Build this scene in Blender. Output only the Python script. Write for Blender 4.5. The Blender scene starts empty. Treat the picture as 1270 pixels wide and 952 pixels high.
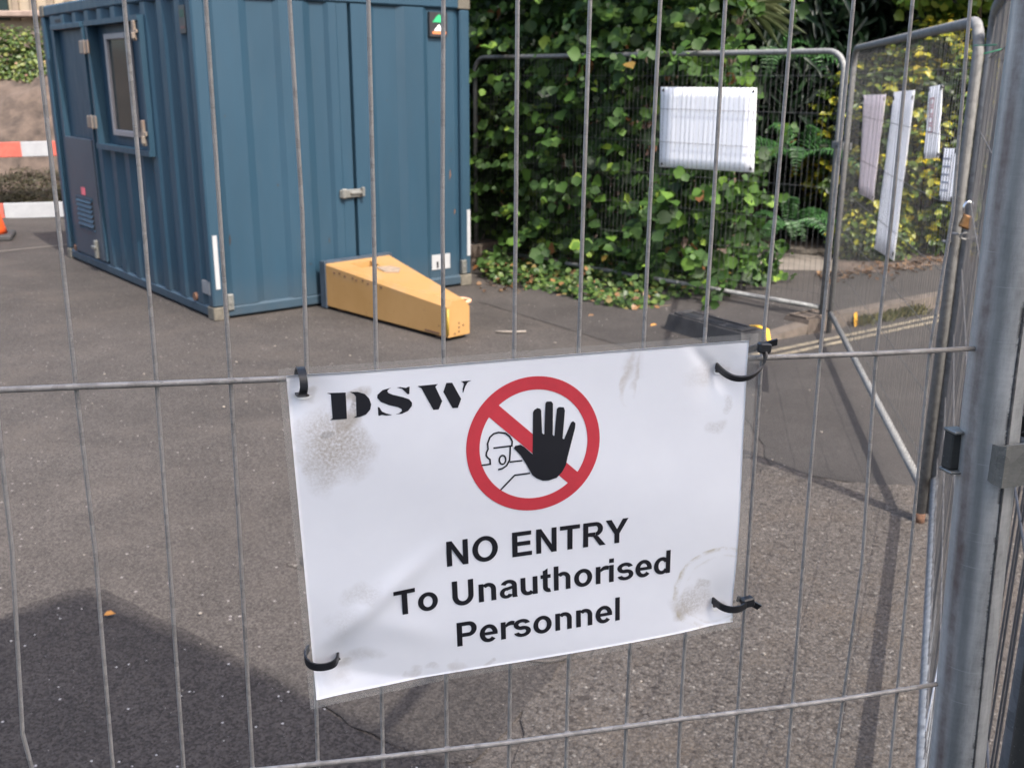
import bpy, math, random
import numpy as np
from mathutils import Vector, Matrix, noise as mnoise
random.seed(7); RNG = np.random.default_rng(11)
sc = bpy.context.scene
COL = sc.collection
R = math.radians
V = Vector

# ------------------------------------------------------------------ materials
class NT:
    def __init__(s, name):
        s.m = bpy.data.materials.new(name); s.m.use_nodes = True
        s.t = s.m.node_tree; s.n = s.t.nodes; s.l = s.t.links
        s.b = s.n['Principled BSDF']; s.out = s.n['Material Output']
        s._co = None
    def add(s, typ, **kw):
        nd = s.n.new(typ)
        for k, v in kw.items(): setattr(nd, k, v)
        return nd
    def inp(s, sock, v):
        if isinstance(v, bpy.types.NodeSocket): s.l.new(v, sock)
        elif isinstance(v, (tuple, list)):
            sock.default_value = tuple(v) + ((1.0,) if len(v) == 3 and len(sock.default_value) == 4 else ())
        else: sock.default_value = v
    def co(s):
        if s._co is None: s._co = s.add('ShaderNodeTexCoord').outputs['Object']
        return s._co
    def mapped(s, scale=(1,1,1), loc=(0,0,0), src=None):
        mp = s.add('ShaderNodeMapping'); mp.inputs['Scale'].default_value = scale; mp.inputs['Location'].default_value = loc
        s.l.new(src or s.co(), mp.inputs['Vector']); return mp.outputs[0]
    def noise(s, scale, detail=4, rough=.6, vec=None, dist=0, col=False):
        nd = s.add('ShaderNodeTexNoise'); nd.inputs['Scale'].default_value = scale; nd.inputs['Detail'].default_value = detail
        nd.inputs['Roughness'].default_value = rough; nd.inputs['Distortion'].default_value = dist
        s.l.new(vec or s.co(), nd.inputs['Vector']); return nd.outputs['Color' if col else 'Fac']
    def voro(s, scale, vec=None, feature='F1', out='Distance', rnd=1):
        nd = s.add('ShaderNodeTexVoronoi', feature=feature); nd.inputs['Scale'].default_value = scale
        nd.inputs['Randomness'].default_value = rnd
        s.l.new(vec or s.co(), nd.inputs['Vector']); return nd.outputs[out]
    def ramp(s, fac, stops, interp='LINEAR'):
        nd = s.add('ShaderNodeValToRGB'); cr = nd.color_ramp; cr.interpolation = interp
        while len(cr.elements) < len(stops): cr.elements.new(.5)
        for e, (p, c) in zip(cr.elements, stops):
            e.position = p; e.color = (c, c, c, 1) if isinstance(c, (int, float)) else tuple(c) + (1,)
        s.l.new(fac, nd.inputs[0]); return nd.outputs[0]
    def math(s, op, a, b=0, c=None, clamp=False):
        nd = s.add('ShaderNodeMath', operation=op); nd.use_clamp = clamp
        s.inp(nd.inputs[0], a); s.inp(nd.inputs[1], b)
        if c is not None: s.inp(nd.inputs[2], c)
        return nd.outputs[0]
    def mix(s, fac, a, b, blend='MIX'):
        nd = s.add('ShaderNodeMix', data_type='RGBA', blend_type=blend)
        s.inp(nd.inputs['Factor'], fac); s.inp(nd.inputs[6], a); s.inp(nd.inputs[7], b); return nd.outputs[2]
    def sep(s, src=None):
        nd = s.add('ShaderNodeSeparateXYZ'); s.l.new(src or s.co(), nd.inputs[0]); return nd.outputs
    def vec(s, op, a, b):
        nd = s.add('ShaderNodeVectorMath', operation=op); s.inp(nd.inputs[0], a); s.inp(nd.inputs[1], b); return nd
    def bump(s, h, strength=.3, dist=.01):
        nd = s.add('ShaderNodeBump'); nd.inputs['Strength'].default_value = strength; nd.inputs['Distance'].default_value = dist
        s.l.new(h, nd.inputs['Height']); s.l.new(nd.outputs[0], s.b.inputs['Normal'])
    def set(s, **kw):
        for k, v in kw.items(): s.inp(s.b.inputs[k.replace('_', ' ')], v)
        return s

def simple(name, col, rough=.6, metal=0, var=.25, nscale=8, bump=0, spec=.5, streak=None):
    k = NT(name)
    vec = k.mapped(streak) if streak else None
    f = k.noise(nscale, 5, .65, vec)
    lo = tuple(c*(1-var) for c in col); hi = tuple(min(1, c*(1+var)) for c in col)
    k.set(Base_Color=k.ramp(f, [(.3, lo), (.7, hi)]), Roughness=rough, Metallic=metal)
    k.b.inputs['Specular IOR Level'].default_value = spec
    if bump: k.bump(k.noise(nscale*6, 4, .6, vec), bump, .004)
    return k.m

xyz_y = lambda o: o[1]
def asphalt(name, dark, light, chip=(.35,.33,.3), scale=150, chips=.0, coarse=1., contrast=(.25,.75), big=.45, warm=None, bumpd=.004, bumps=.5, wear=False):
    k = NT(name)
    cells = k.voro(scale, out='Color'); sp = k.add('ShaderNodeSeparateColor'); k.l.new(cells, sp.inputs[0])
    dist = k.voro(scale, out='Distance')
    fine = k.noise(scale*2.2, 3, .7)
    fac = k.math('ADD', k.math('MULTIPLY', sp.outputs[0], coarse), k.math('MULTIPLY', fine, 1-coarse*.5))
    c = k.ramp(fac, [(contrast[0], dark), (contrast[1], light), (1.0, tuple(x*1.45 for x in light))])
    b1 = k.noise(.55, 5, .6); b2 = k.noise(3.1, 5, .65, dist=.6)
    c = k.mix(1, c, k.ramp(b1, [(.3, 1-big), (.72, 1+big*.2)]), 'MULTIPLY')
    c = k.mix(1, c, k.ramp(b2, [(.3, .82), (.7, 1.08)]), 'MULTIPLY')
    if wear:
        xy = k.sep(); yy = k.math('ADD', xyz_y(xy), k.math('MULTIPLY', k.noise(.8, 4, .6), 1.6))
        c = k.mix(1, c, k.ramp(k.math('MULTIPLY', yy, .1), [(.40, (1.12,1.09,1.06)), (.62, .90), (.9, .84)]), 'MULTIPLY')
    if wear:
        vv = k.add('ShaderNodeTexVoronoi', feature='DISTANCE_TO_EDGE'); vv.inputs['Scale'].default_value = .42
        nv3 = k.vec('SCALE', k.noise(1.6, 5, .65, col=True), (0,0,0)); nv3.inputs['Scale'].default_value = .55
        k.l.new(k.vec('ADD', k.co(), nv3.outputs[0]).outputs[0], vv.inputs['Vector'])
        crk = k.math('MULTIPLY', k.ramp(vv.outputs['Distance'], [(.0, .0), (.003, 0.)]), k.ramp(k.noise(.7, 3, .6), [(.5, 0.), (.56, 1.)]))
        c = k.mix(crk, c, (.012,.010,.009))
        st = k.ramp(k.noise(1.15, 3, .5, k.mapped((1,1,1), (7,3,0))), [(.63, 0.), (.72, .35)]); c = k.mix(st, c, (.022,.020,.019))
    if warm: c = k.mix(k.ramp(k.noise(1.7, 6, .7), [(.5, 0.), (.72, .55)]), c, warm)
    if chips:
        v = k.voro(46, out='Color'); s2 = k.add('ShaderNodeSeparateColor'); k.l.new(v, s2.inputs[0])
        d = k.voro(46); dens = k.noise(2.3, 4, .7)
        on = k.math('MULTIPLY', k.math('GREATER_THAN', k.math('ADD', s2.outputs[1], k.math('MULTIPLY', dens, .3)), 1.13-chips), k.math('LESS_THAN', d, k.math('MULTIPLY', s2.outputs[2], .26)))
        c = k.mix(on, c, chip)
    k.set(Base_Color=c, Roughness=.9); k.b.inputs['Specular IOR Level'].default_value = .25
    k.bump(k.math('ADD', k.math('MULTIPLY', dist, -1), k.math('MULTIPLY', fine, .5)), bumps, bumpd)
    return k.m

def galvanised(name, base=(.42,.43,.44), rough=.42, metal=.75, streak=True, rust=0., scale=1.):
    k = NT(name)
    a = k.noise(40*scale, 4, .7, k.mapped((1,1,.08)) if streak else None)
    b = k.noise(220*scale, 3, .6, k.mapped((.25,.25,2.2)))
    c2 = k.voro(60*scale, out='Color'); s2 = k.add('ShaderNodeSeparateColor'); k.l.new(c2, s2.inputs[0])
    f = k.math('ADD', k.math('MULTIPLY', a, .5), k.math('ADD', k.math('MULTIPLY', b, .3), k.math('MULTIPLY', s2.outputs[0], .2)))
    c = k.ramp(f, [(.3, tuple(x*.62 for x in base)), (.5, base), (.72, tuple(min(1, x*1.25) for x in base))])
    scr = k.ramp(k.noise(500*scale, 2, .5, k.mapped((.04,.6,1))), [(.68, 0.), (.74, .35)])
    c = k.mix(scr, c, (.62,.63,.64))
    if rust:
        rf = k.ramp(k.noise(9*scale, 7, .75, k.mapped((1,1,.25))), [(.62-.2*rust, 0.), (.74-.1*rust, .7)])
        c = k.mix(rf, c, (.16,.09,.06))
    k.set(Base_Color=c, Metallic=metal, Roughness=k.ramp(f, [(.3, rough+.14), (.7, rough-.06)]))
    k.bump(f, .12, .0015)
    return k.m

def tube_mat():
    k = NT('worn_galvanised')
    at = k.add('ShaderNodeAttribute', attribute_name='ang'); ang = at.outputs['Fac']
    a = k.noise(34, 5, .7, k.mapped((1,1,.05))); b = k.noise(150, 3, .65, k.mapped((.35,.35,2.4))); c3 = k.noise(42, 6, .78, k.mapped((1,1,.35)))
    f = k.math('ADD', k.math('MULTIPLY', a, .46), k.math('ADD', k.math('MULTIPLY', b, .10), k.math('MULTIPLY', c3, .44)))
    c = k.ramp(f, [(.34, (.18,.183,.175)), (.5, (.39,.39,.378)), (.68, (.60,.595,.575))])
    def stripe(pos, wdt, wob, sc_):
        d = k.math('ABSOLUTE', k.math('SUBTRACT', k.math('ADD', ang, k.math('MULTIPLY', k.math('SUBTRACT', k.noise(7, 4, .6, k.mapped((.01,.01,1))), .5), wob)), pos))
        return k.ramp(k.math('DIVIDE', d, wdt), [(.25, sc_), (1., 0.)])
    br = k.math('MULTIPLY', stripe(.325, .055, .03, .8), k.ramp(k.noise(30, 5, .75, k.mapped((.6,.6,.5))), [(.32, .25), (.62, 1.)]))
    c = k.mix(br, c, (.125,.078,.066))
    c = k.mix(stripe(.40, .05, .05, .6), c, (.115,.125,.125))
    dk = k.math('MULTIPLY', stripe(.525, .022, .012, 1.), k.ramp(k.noise(55, 6, .8, k.mapped((.5,.5,.6))), [(.5, 0.), (.56, .85)]))
    c = k.mix(dk, c, (.05,.046,.044))
    rb = k.ramp(k.noise(17, 7, .8, k.mapped((1,1,.6), (4,2,1))), [(.67, 0.), (.70, .7)]); c = k.mix(rb, c, (.13,.07,.05))
    sc_ = k.ramp(k.noise(260, 2, .5, k.mapped((.06,.06,1.5))), [(.68, 0.), (.72, .3)]); c = k.mix(sc_, c, (.5,.5,.5))
    k.set(Base_Color=c, Metallic=.42, Roughness=k.ramp(f, [(.3, .58), (.7, .36)])); k.bump(f, .25, .0012); return k.m
M = {}
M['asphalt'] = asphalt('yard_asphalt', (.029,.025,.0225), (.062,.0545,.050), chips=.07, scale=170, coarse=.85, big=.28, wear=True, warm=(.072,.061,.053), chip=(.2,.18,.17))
M['road'] = asphalt('smooth_asphalt', (.032,.0285,.0265), (.051,.0455,.0425), scale=260, coarse=.6, chips=.03, big=.25, chip=(.2,.18,.17))
def coarse_mat():
    k = NT('coarse_asphalt')
    def cells(sc_):
        v = k.voro(sc_, out='Color'); q = k.add('ShaderNodeSeparateColor'); k.l.new(v, q.inputs[0]); return q.outputs, k.voro(sc_)
    q1, d1 = cells(92); q2, d2 = cells(210)
    c1 = k.ramp(q1[0], [(.0, (.036,.029,.025)), (.45, (.070,.059,.052)), (.8, (.103,.089,.079)), (.955, (.135,.118,.106)), (.97, (.21,.19,.17))], 'LINEAR')
    c1 = k.mix(1, c1, k.ramp(d1, [(.25, 1.12), (.62, .62)]), 'MULTIPLY')
    c2 = k.ramp(q2[1], [(.0, (.041,.034,.029)), (.6, (.074,.064,.057)), (1., (.1,.088,.078))])
    c = k.mix(k.ramp(q1[2], [(.35, 0.), (.55, .75)]), c1, c2)
    c = k.mix(1, c, k.ramp(k.noise(1.1, 5, .6), [(.3, .86), (.7, 1.1)]), 'MULTIPLY')
    c = k.mix(k.ramp(k.noise(2.3, 5, .7), [(.5, 0.), (.7, .45)]), c, (.078,.060,.045))
    k.set(Base_Color=c, Roughness=.9); k.b.inputs['Specular IOR Level'].default_value = .25
    k.bump(k.math('ADD', k.math('MULTIPLY', d1, -1), k.math('MULTIPLY', d2, -.5)), .7, .006); return k.m
M['rough'] = coarse_mat()
M['patch'] = asphalt('patch_asphalt', (.022,.0185,.0168), (.049,.042,.038), scale=160, coarse=.8, chips=.10, big=.3, chip=(.2,.18,.17))
M['shade_patch'] = asphalt('dark_shade_asphalt', (.0185,.0152,.0138), (.044,.0375,.0345), scale=150, coarse=.85, chips=.36, big=.2, chip=(.34,.32,.31))
M['pave'] = asphalt('pavement_asphalt', (.034,.030,.028), (.056,.050,.047), scale=190, coarse=.6, chips=.05, big=.4)
M['slab'] = simple('concrete_slab', (.12,.105,.09), .9, 0, .18, 5, .3)
M['kerb'] = simple('kerb_stone', (.085,.068,.055), .9, 0, .3, 9, .4)
M['soil'] = simple('soil', (.068,.049,.038), .95, 0, .62, 3.5, 1.)
M['cream'] = simple('cream_boards', (.26,.215,.16), .8, 0, .12, 4)
M['coping'] = simple('pink_coping', (.2,.15,.125), .85, 0, .2, 6)
M['brick'] = simple('bounce_render', (.62,.58,.52), .9, 0, .1, 3, .2)  # wall colour raised so the unseen house bounces light onto the sign
M['galv'] = galvanised('galvanised_steel', (.165,.168,.165), .62, .25)
M['galv_big'] = tube_mat()
M['galv_dull'] = galvanised('dull_galvanised', (.165,.162,.156), .7, .1, rust=.1)
M['galv_bright'] = galvanised('bright_galvanised', (.165,.172,.182), .6, .15)
M['shade_dark'] = galvanised('shade_dark_steel', (.032,.032,.029), .6, .1)  # steel darkened to stand for shade on the post and coupler slot
M['wire'] = galvanised('wire_steel', (.30,.275,.25), .5, .2, scale=3)
M['wire_far'] = simple('weathered_wire', (.085,.085,.085), .55, .3, .2, 20)
M['wire_panel'] = simple('bright_wire', (.105,.1,.1), .6, .25, .2, 20)
M['rust'] = simple('rust', (.095,.047,.028), .9, 0, .4, 60)
M['clip'] = galvanised('zinc_clip', (.21,.21,.195), .38, .6, streak=False, scale=2, rust=.25)
M['rusty_zinc'] = galvanised('rusty_zinc', (.22,.2,.17), .55, .4, streak=False, scale=1.2, rust=1.2)
M['black_plastic'] = simple('black_plastic', (.012,.012,.014), .38, 0, .1, 40)
M['rubber'] = simple('black_rubber', (.028,.027,.028), .75, 0, .35, 9, .3)
M['chrome'] = simple('chrome', (.75,.76,.78), .12, 1, .05, 20)
M['brass'] = simple('brass', (.16,.085,.035), .45, .6, .35, 60)
M['twine'] = simple('green_twine', (.05,.25,.14), .7)
M['white_plastic'] = simple('white_plastic', (.72,.71,.72), .5, 0, .06, 7)
M['offwhite'] = simple('reflective_white', (.29,.295,.305), .4, 0, .08, 10)
M['redplastic'] = simple('red_sheeting', (.40,.085,.06), .5, 0, .2, 12)
M['orange'] = simple('orange_plastic', (.5,.065,.012), .5, 0, .12, 5)
M['concrete_foot'] = simple('concrete_foot', (.07,.054,.043), .95, 0, .35, 12, .5)
M['wood'] = simple('brown_boards', (.045,.024,.02), .85, 0, .3, 6, .2, streak=(6,6,.5))
M['bark'] = simple('bark', (.075,.055,.04), .95, 0, .4, 10, .6, streak=(3,3,.6))
M['twig'] = simple('twig', (.085,.06,.04), .9, 0, .3, 15)
M['glass'] = NT('window_glass').set(Base_Color=(.012,.022,.024), Roughness=.12, Specular_IOR_Level=.22).m
M['upvc'] = simple('white_frame', (.17,.165,.175), .45, 0, .08, 6)
M['black'] = simple('dark_gap', (.008,.009,.012), .7)
M['ironcover'] = simple('iron_cover', (.05,.04,.034), .6, .3, .4, 30, .6)
M['greydoor'] = simple('grey_panel', (.026,.036,.052), .55, 0, .12, 3)
M['yellow_leaf'] = simple('fallen_leaf', (.32,.14,.025), .7, 0, .3, 60)
M['litter'] = simple('leaf_litter', (.2,.11,.055), .85, 0, .5, 60)
M['pale_stone'] = simple('pale_stone', (.2,.175,.15), .9, 0, .25, 40)
M['grime'] = simple('ink_black', (.016,.015,.018), .45, 0, .15, 40)
M['red_ink'] = simple('red_ink', (.60,.045,.06), .4, 0, .08, 60)
M['black_ink'] = simple('black_ink', (.010,.009,.012), .42, 0, .1, 60)
M['torn'] = simple('torn_paper', (.82,.81,.78), .8, 0, .1, 200)
M['seam'] = simple('weld_seam', (.1,.1,.1), .6, .5, .6, 160, .6)
M['green_print'] = simple('green_print', (.02,.3,.12), .5); M['orange_print'] = simple('orange_print', (.45,.14,.05), .5)
M['faded_red'] = simple('faded_red', (.62,.34,.33), .6); M['grey_print'] = simple('grey_print', (.38,.37,.4), .6)
M['red_sticker'] = simple('red_sticker', (.55,.1,.13), .5)

def yellow_line_mat():
    k = NT('worn_yellow_paint'); f = k.noise(26, 6, .75)
    k.set(Base_Color=k.ramp(f, [(.40, (.075,.066,.056)), (.58, (.20,.168,.115))]), Roughness=.8); return k.m
M['lines'] = yellow_line_mat()

def blue_paint(name='blue_container_paint', base=(.0160,.0425,.068)):
    k = NT(name)
    a = k.noise(1.3, 5, .6, k.mapped((1.6,1.6,.35))); b = k.noise(14, 6, .7, k.mapped((1,1,.25)))
    c = k.ramp(a, [(.3, tuple(x*.86 for x in base)), (.7, tuple(x*1.1 for x in base))])
    c = k.mix(k.ramp(b, [(.55, 0.), (.8, .28)]), c, (.024,.042,.058))
    sc_ = k.ramp(k.noise(38, 7, .8), [(.69, 0.), (.73, .8)])
    c = k.mix(sc_, c, (.011,.02,.03))
    # dust thrown up along the bottom and rust flecks
    z = k.sep()[2]
    dust = k.math('MULTIPLY', k.ramp(z, [(.0, .45), (.32, 0.)]), k.noise(7, 5, .7))
    c = k.mix(dust, c, (.085,.075,.066))
    rust = k.ramp(k.noise(23, 7, .8, k.mapped((1,1,.5), (3,1,8))), [(.70, 0.), (.73, .8)])
    c = k.mix(rust, c, (.11,.05,.035))
    k.b.inputs['Specular IOR Level'].default_value = .28
    k.set(Base_Color=c, Roughness=k.ramp(b, [(.3, .42), (.7, .58)]))
    k.bump(k.noise(2.2, 4, .5, k.mapped((1,1,.4))), .25, .02)
    return k.m
M['blue'] = blue_paint()
M['blue_dark'] = blue_paint('darker_blue_paint', (.0125,.034,.058))  # slightly darker blue for reveal, door and louvre

def yellow_steel():
    k = NT('yellow_steel'); b = k.noise(9, 6, .7); 
    c = k.ramp(k.noise(2.5, 4, .6), [(.3, (.28,.155,.049)), (.7, (.33,.19,.07))])
    sp = k.ramp(k.noise(26, 7, .8), [(.62, 0.), (.67, .85)])
    c = k.mix(sp, c, (.07,.032,.015))
    z = k.sep()[2]
    top = k.math('MULTIPLY', k.ramp(z, [(.245, 0.), (.30, 1.)]), k.ramp(k.noise(5, 6, .7), [(.45, 0.), (.75, .7)]))
    c = k.mix(top, c, (.26,.17,.10))
    k.set(Base_Color=c, Roughness=.5); k.bump(b, .1, .01); return k.m
M['yellow'] = yellow_steel()

def leaf_mat(name, stops, trans=.3, rough=.42):
    k = NT(name)
    at = k.add('ShaderNodeAttribute', attribute_name='rnd')
    c = k.ramp(at.outputs['Fac'], stops)
    c = k.mix(.25, c, k.mix(1, c, k.ramp(k.noise(30, 3, .6), [(.3, .6), (.7, 1.4)]), 'MULTIPLY'))
    k.set(Base_Color=c, Roughness=rough); k.b.inputs['Specular IOR Level'].default_value = .35
    tr = k.add('ShaderNodeBsdfTranslucent'); k.l.new(c, tr.inputs[0])
    mx = k.add('ShaderNodeMixShader'); mx.inputs[0].default_value = trans
    k.l.new(k.b.outputs[0], mx.inputs[1]); k.l.new(tr.outputs[0], mx.inputs[2]); k.l.new(mx.outputs[0], k.out.inputs[0])
    return k.m
M['leaf_hedge'] = leaf_mat('hedge_leaves', [(0, (.008,.020,.006)), (.4, (.022,.052,.011)), (.68, (.050,.110,.018)), (.9, (.115,.21,.028)), (.962, (.18,.26,.036)), (.975, (.17,.075,.025)), (1, (.2,.09,.035))], .3, .6)
M['leaf_ivy'] = leaf_mat('ivy_leaves', [(0, (.02,.045,.012)), (.6, (.055,.10,.025)), (.88, (.11,.15,.04)), (.94, (.22,.12,.05)), (1, (.15,.085,.05))])
M['leaf_dark'] = leaf_mat('dark_needles', [(0, (.006,.014,.008)), (.7, (.014,.034,.016)), (1, (.035,.08,.03))], .15)
M['leaf_fern'] = leaf_mat('fern_fronds', [(0, (.02,.06,.02)), (1, (.05,.13,.04))], .25)
M['leaf_gold'] = leaf_mat('variegated_leaves', [(0, (.012,.025,.007)), (.40, (.06,.105,.018)), (.56, (.22,.23,.022)), (.8, (.36,.31,.024)), (1, (.48,.36,.024))], .25)
M['leaf_laurel'] = leaf_mat('laurel_leaves', [(0, (.03,.07,.012)), (.6, (.1,.17,.025)), (1, (.28,.33,.06))], .35)
M['leaf_bank'] = leaf_mat('bank_leaves', [(0, (.02,.04,.011)), (.6, (.075,.12,.028)), (.95, (.15,.17,.04)), (1, (.26,.14,.10))], .3)
M['grass'] = leaf_mat('grass_blades', [(0, (.06,.075,.02)), (1, (.17,.15,.06))], .3)

# ------------------------------------------------------------------ mesh helpers
class MB:
    def __init__(s): s.v = []; s.f = []; s.mi = []; s.smooth = []
    def addv(s, vs): b = len(s.v); s.v += [tuple(x) for x in vs]; return b
    def face(s, idx, mi=0, sm=False): s.f.append(tuple(idx)); s.mi.append(mi); s.smooth.append(sm)
    def box(s, c, size, rot=None, mi=0, bevel=0):
        x, y, z = (k/2 for k in size); c = V(c)
        if bevel:
            e = min(bevel, x*.9, y*.9, z*.9); pts = []
            for sx in (-1,1):
                for sy in (-1,1):
                    for sz in (-1,1):
                        pts += [(sx*x, sy*(y-e), sz*(z-e)), (sx*(x-e), sy*y, sz*(z-e)), (sx*(x-e), sy*(y-e), sz*z)]
            import bmesh
            bm = bmesh.new(); vs = [bm.verts.new(p) for p in pts]; r = bmesh.ops.convex_hull(bm, input=vs)
            bmesh.ops.dissolve_limit(bm, angle_limit=.01, verts=bm.verts[:], edges=bm.edges[:])
            bm.verts.index_update(); pl = [(rot @ v.co if rot else v.co) + c for v in bm.verts]
            b = s.addv(pl)
            for f in bm.faces: s.face([b+v.index for v in f.verts], mi)
            bm.free(); return
        pts = [V((sx*x, sy*y, sz*z)) for sz in (-1,1) for sy in (-1,1) for sx in (-1,1)]
        b = s.addv([((rot @ p) if rot else p) + c for p in pts])
        for f in ((0,2,3,1),(4,5,7,6),(0,1,5,4),(2,6,7,3),(0,4,6,2),(1,3,7,5)): s.face([b+i for i in f], mi)
    def tube(s, path, r, n=8, mi=0, caps=True, flat=None):
        path = [V(p) for p in path]; m = len(path); rr = r if isinstance(r, (list, tuple)) else [r]*m
        prev = None; base = len(s.v)
        for i, p in enumerate(path):
            t = (path[min(i+1, m-1)] - path[max(i-1, 0)]).normalized()
            if prev is None:
                a = t.cross(V((0,0,1)) if abs(t.z) < .9 else V((1,0,0))).normalized()
            else: a = (prev - t*prev.dot(t)).normalized()
            prev = a; b2 = t.cross(a)
            for k in range(n):
                an = 2*math.pi*k/n; s.v.append(tuple(p + (a*math.cos(an) + b2*math.sin(an))*rr[i]))
        for i in range(m-1):
            for k in range(n):
                k2 = (k+1) % n
                s.face((base+i*n+k, base+i*n+k2, base+(i+1)*n+k2, base+(i+1)*n+k), mi, True)
        if caps:
            s.face([base+k for k in range(n)][::-1], mi); s.face([base+(m-1)*n+k for k in range(n)], mi)
    def ribbon(s, path, width_dirs, wd, th, mi=0):
        # strap with rectangular section
        path = [V(p) for p in path]; m = len(path); base = len(s.v)
        for i, p in enumerate(path):
            t = (path[min(i+1, m-1)] - path[max(i-1, 0)]).normalized()
            a = width_dirs[i] if isinstance(width_dirs, list) else width_dirs
            a = (a - t*a.dot(t)).normalized(); b2 = t.cross(a)
            for sa, sb in ((-1,-1),(1,-1),(1,1),(-1,1)): s.v.append(tuple(p + a*sa*wd/2 + b2*sb*th/2))
        for i in range(m-1):
            for k in range(4):
                k2 = (k+1) % 4; s.face((base+i*4+k, base+i*4+k2, base+(i+1)*4+k2, base+(i+1)*4+k), mi)
        s.face([base+3, base+2, base+1, base], mi); s.face([base+(m-1)*4+k for k in range(4)], mi)
    def prism(s, bottom, top, mi=0, mit=None):
        n = len(bottom); b = s.addv(list(bottom)+list(top))
        s.face([b+i for i in range(n)][::-1], mi); s.face([b+n+i for i in range(n)], mi if mit is None else mit)
        for i in range(n):
            j = (i+1) % n; s.face((b+i, b+j, b+n+j, b+n+i), mi)
    def lathe(s, prof, c, n=24, mi=0):
        c = V(c); b = len(s.v); m = len(prof)
        for r_, z in prof:
            for k in range(n):
                a = 2*math.pi*k/n; s.v.append((c.x+r_*math.cos(a), c.y+r_*math.sin(a), c.z+z))
        for i in range(m-1):
            for k in range(n):
                k2 = (k+1) % n; s.face((b+i*n+k, b+i*n+k2, b+(i+1)*n+k2, b+(i+1)*n+k), mi, True)
        s.face([b+k for k in range(n)][::-1], mi); s.face([b+(m-1)*n+k for k in range(n)], mi)
    def obj(s, name, mats, parent=None, origin=None):
        org = V(origin) if origin is not None else (parent['_o'] if parent is not None and '_o' in ORG_KEYS(parent) else V((0,0,0)))
        if parent is not None: org = ORG[parent.name]
        me = bpy.data.meshes.new(name)
        me.from_pydata([tuple(V(v)-org) for v in s.v], [], s.f)
        for m_ in (mats if isinstance(mats, list) else [mats]): me.materials.append(m_)
        me.polygons.foreach_set('material_index', s.mi); me.polygons.foreach_set('use_smooth', s.smooth)
        me.update()
        o = bpy.data.objects.new(name, me); COL.objects.link(o)
        if parent is not None: o.parent = parent
        else: o.location = org
        ORG[o.name] = org
        return o
ORG = {}
def ORG_KEYS(p): return ()
def tag(o, label=None, cat=None, group=None, kind=None):
    if label: o['label'] = label
    if cat: o['category'] = cat
    if group: o['group'] = group
    if kind: o['kind'] = kind
    return o
def thing(name, label, cat, loc=(0,0,0), group=None):
    o = bpy.data.objects.new(name, None); COL.objects.link(o); o.location = loc; o.empty_display_size = .1
    ORG[o.name] = V(loc); return tag(o, label, cat, group)

def leaves(name, C, N, D, S, mat, parent=None, origin=(0,0,0), rnd=None, wid=.42, fold=.16, narrow=False):
    """leaf blades: centres C, normals N, growing directions D, sizes S (numpy)"""
    n = len(C); N = N/np.linalg.norm(N, axis=1)[:, None]; D = D - N*np.sum(N*D, axis=1)[:, None]; D = D/np.maximum(np.linalg.norm(D, axis=1), 1e-6)[:, None]
    X = np.cross(D, N)
    if narrow: prof = [(0,0,0), (-wid*.6,.3,fold), (-wid*.5,.7,fold), (0,1,-.12), (wid*.5,.7,fold), (wid*.6,.3,fold)]
    else: prof = [(0,0,0), (-wid*.85,.25,fold), (-wid,.62,fold), (0,1.0,-.08), (wid,.62,fold), (wid*.85,.25,fold)]
    vs = np.empty((n, 6, 3))
    for i, (x, y, z) in enumerate(prof): vs[:, i] = C + (X*x + D*(y-.3) + N*z)*S[:, None]
    vs -= np.array(ORG[parent.name] if parent is not None else origin)
    me = bpy.data.meshes.new(name); me.vertices.add(n*6); me.vertices.foreach_set('co', vs.reshape(-1))
    base = (np.arange(n)*6)[:, None]; fc = np.concatenate([base+np.array([0,3,2,1]), base+np.array([0,5,4,3])], axis=1).reshape(-1)
    me.loops.add(n*8); me.loops.foreach_set('vertex_index', fc.astype(np.int32))
    me.polygons.add(n*2); me.polygons.foreach_set('loop_start', (np.arange(n*2)*4).astype(np.int32)); me.polygons.foreach_set('loop_total', np.full(n*2, 4, np.int32))
    me.update(calc_edges=True)
    if rnd is None: rnd = RNG.random(n)
    at = me.attributes.new('rnd', 'FLOAT', 'FACE'); at.data.foreach_set('value', np.repeat(rnd, 2).astype(np.float32))
    me.materials.append(mat); me.validate()
    o = bpy.data.objects.new(name, me); COL.objects.link(o)
    if parent is not None: o.parent = parent
    else: o.location = origin
    ORG[o.name] = V(origin); return o
def unit(a): return a/np.maximum(np.linalg.norm(a, axis=-1, keepdims=True), 1e-9)

# ------------------------------------------------------------------ camera (phone at eye height)
F, TH, RO, CH = 1277.0, .2866, -.0042, 1.7597
fwd = V((0, math.cos(TH), -math.sin(TH))); rt = V((1,0,0)); dn = fwd.cross(rt)
r_ = rt*math.cos(RO) + dn*math.sin(RO); d_ = dn*math.cos(RO) - rt*math.sin(RO)
cam = bpy.data.cameras.new('camera'); co = bpy.data.objects.new('camera', cam); COL.objects.link(co)
mw = Matrix((r_, -d_, -fwd)).transposed().to_4x4(); mw.translation = V((0,0,CH)); co.matrix_world = mw
cam.sensor_width = 36; cam.lens = 36*F/1270; cam.clip_start = .02; cam.clip_end = 500
cam.dof.use_dof = True; cam.dof.focus_distance = .65; cam.dof.aperture_fstop = 25.0
sc.camera = co

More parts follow.
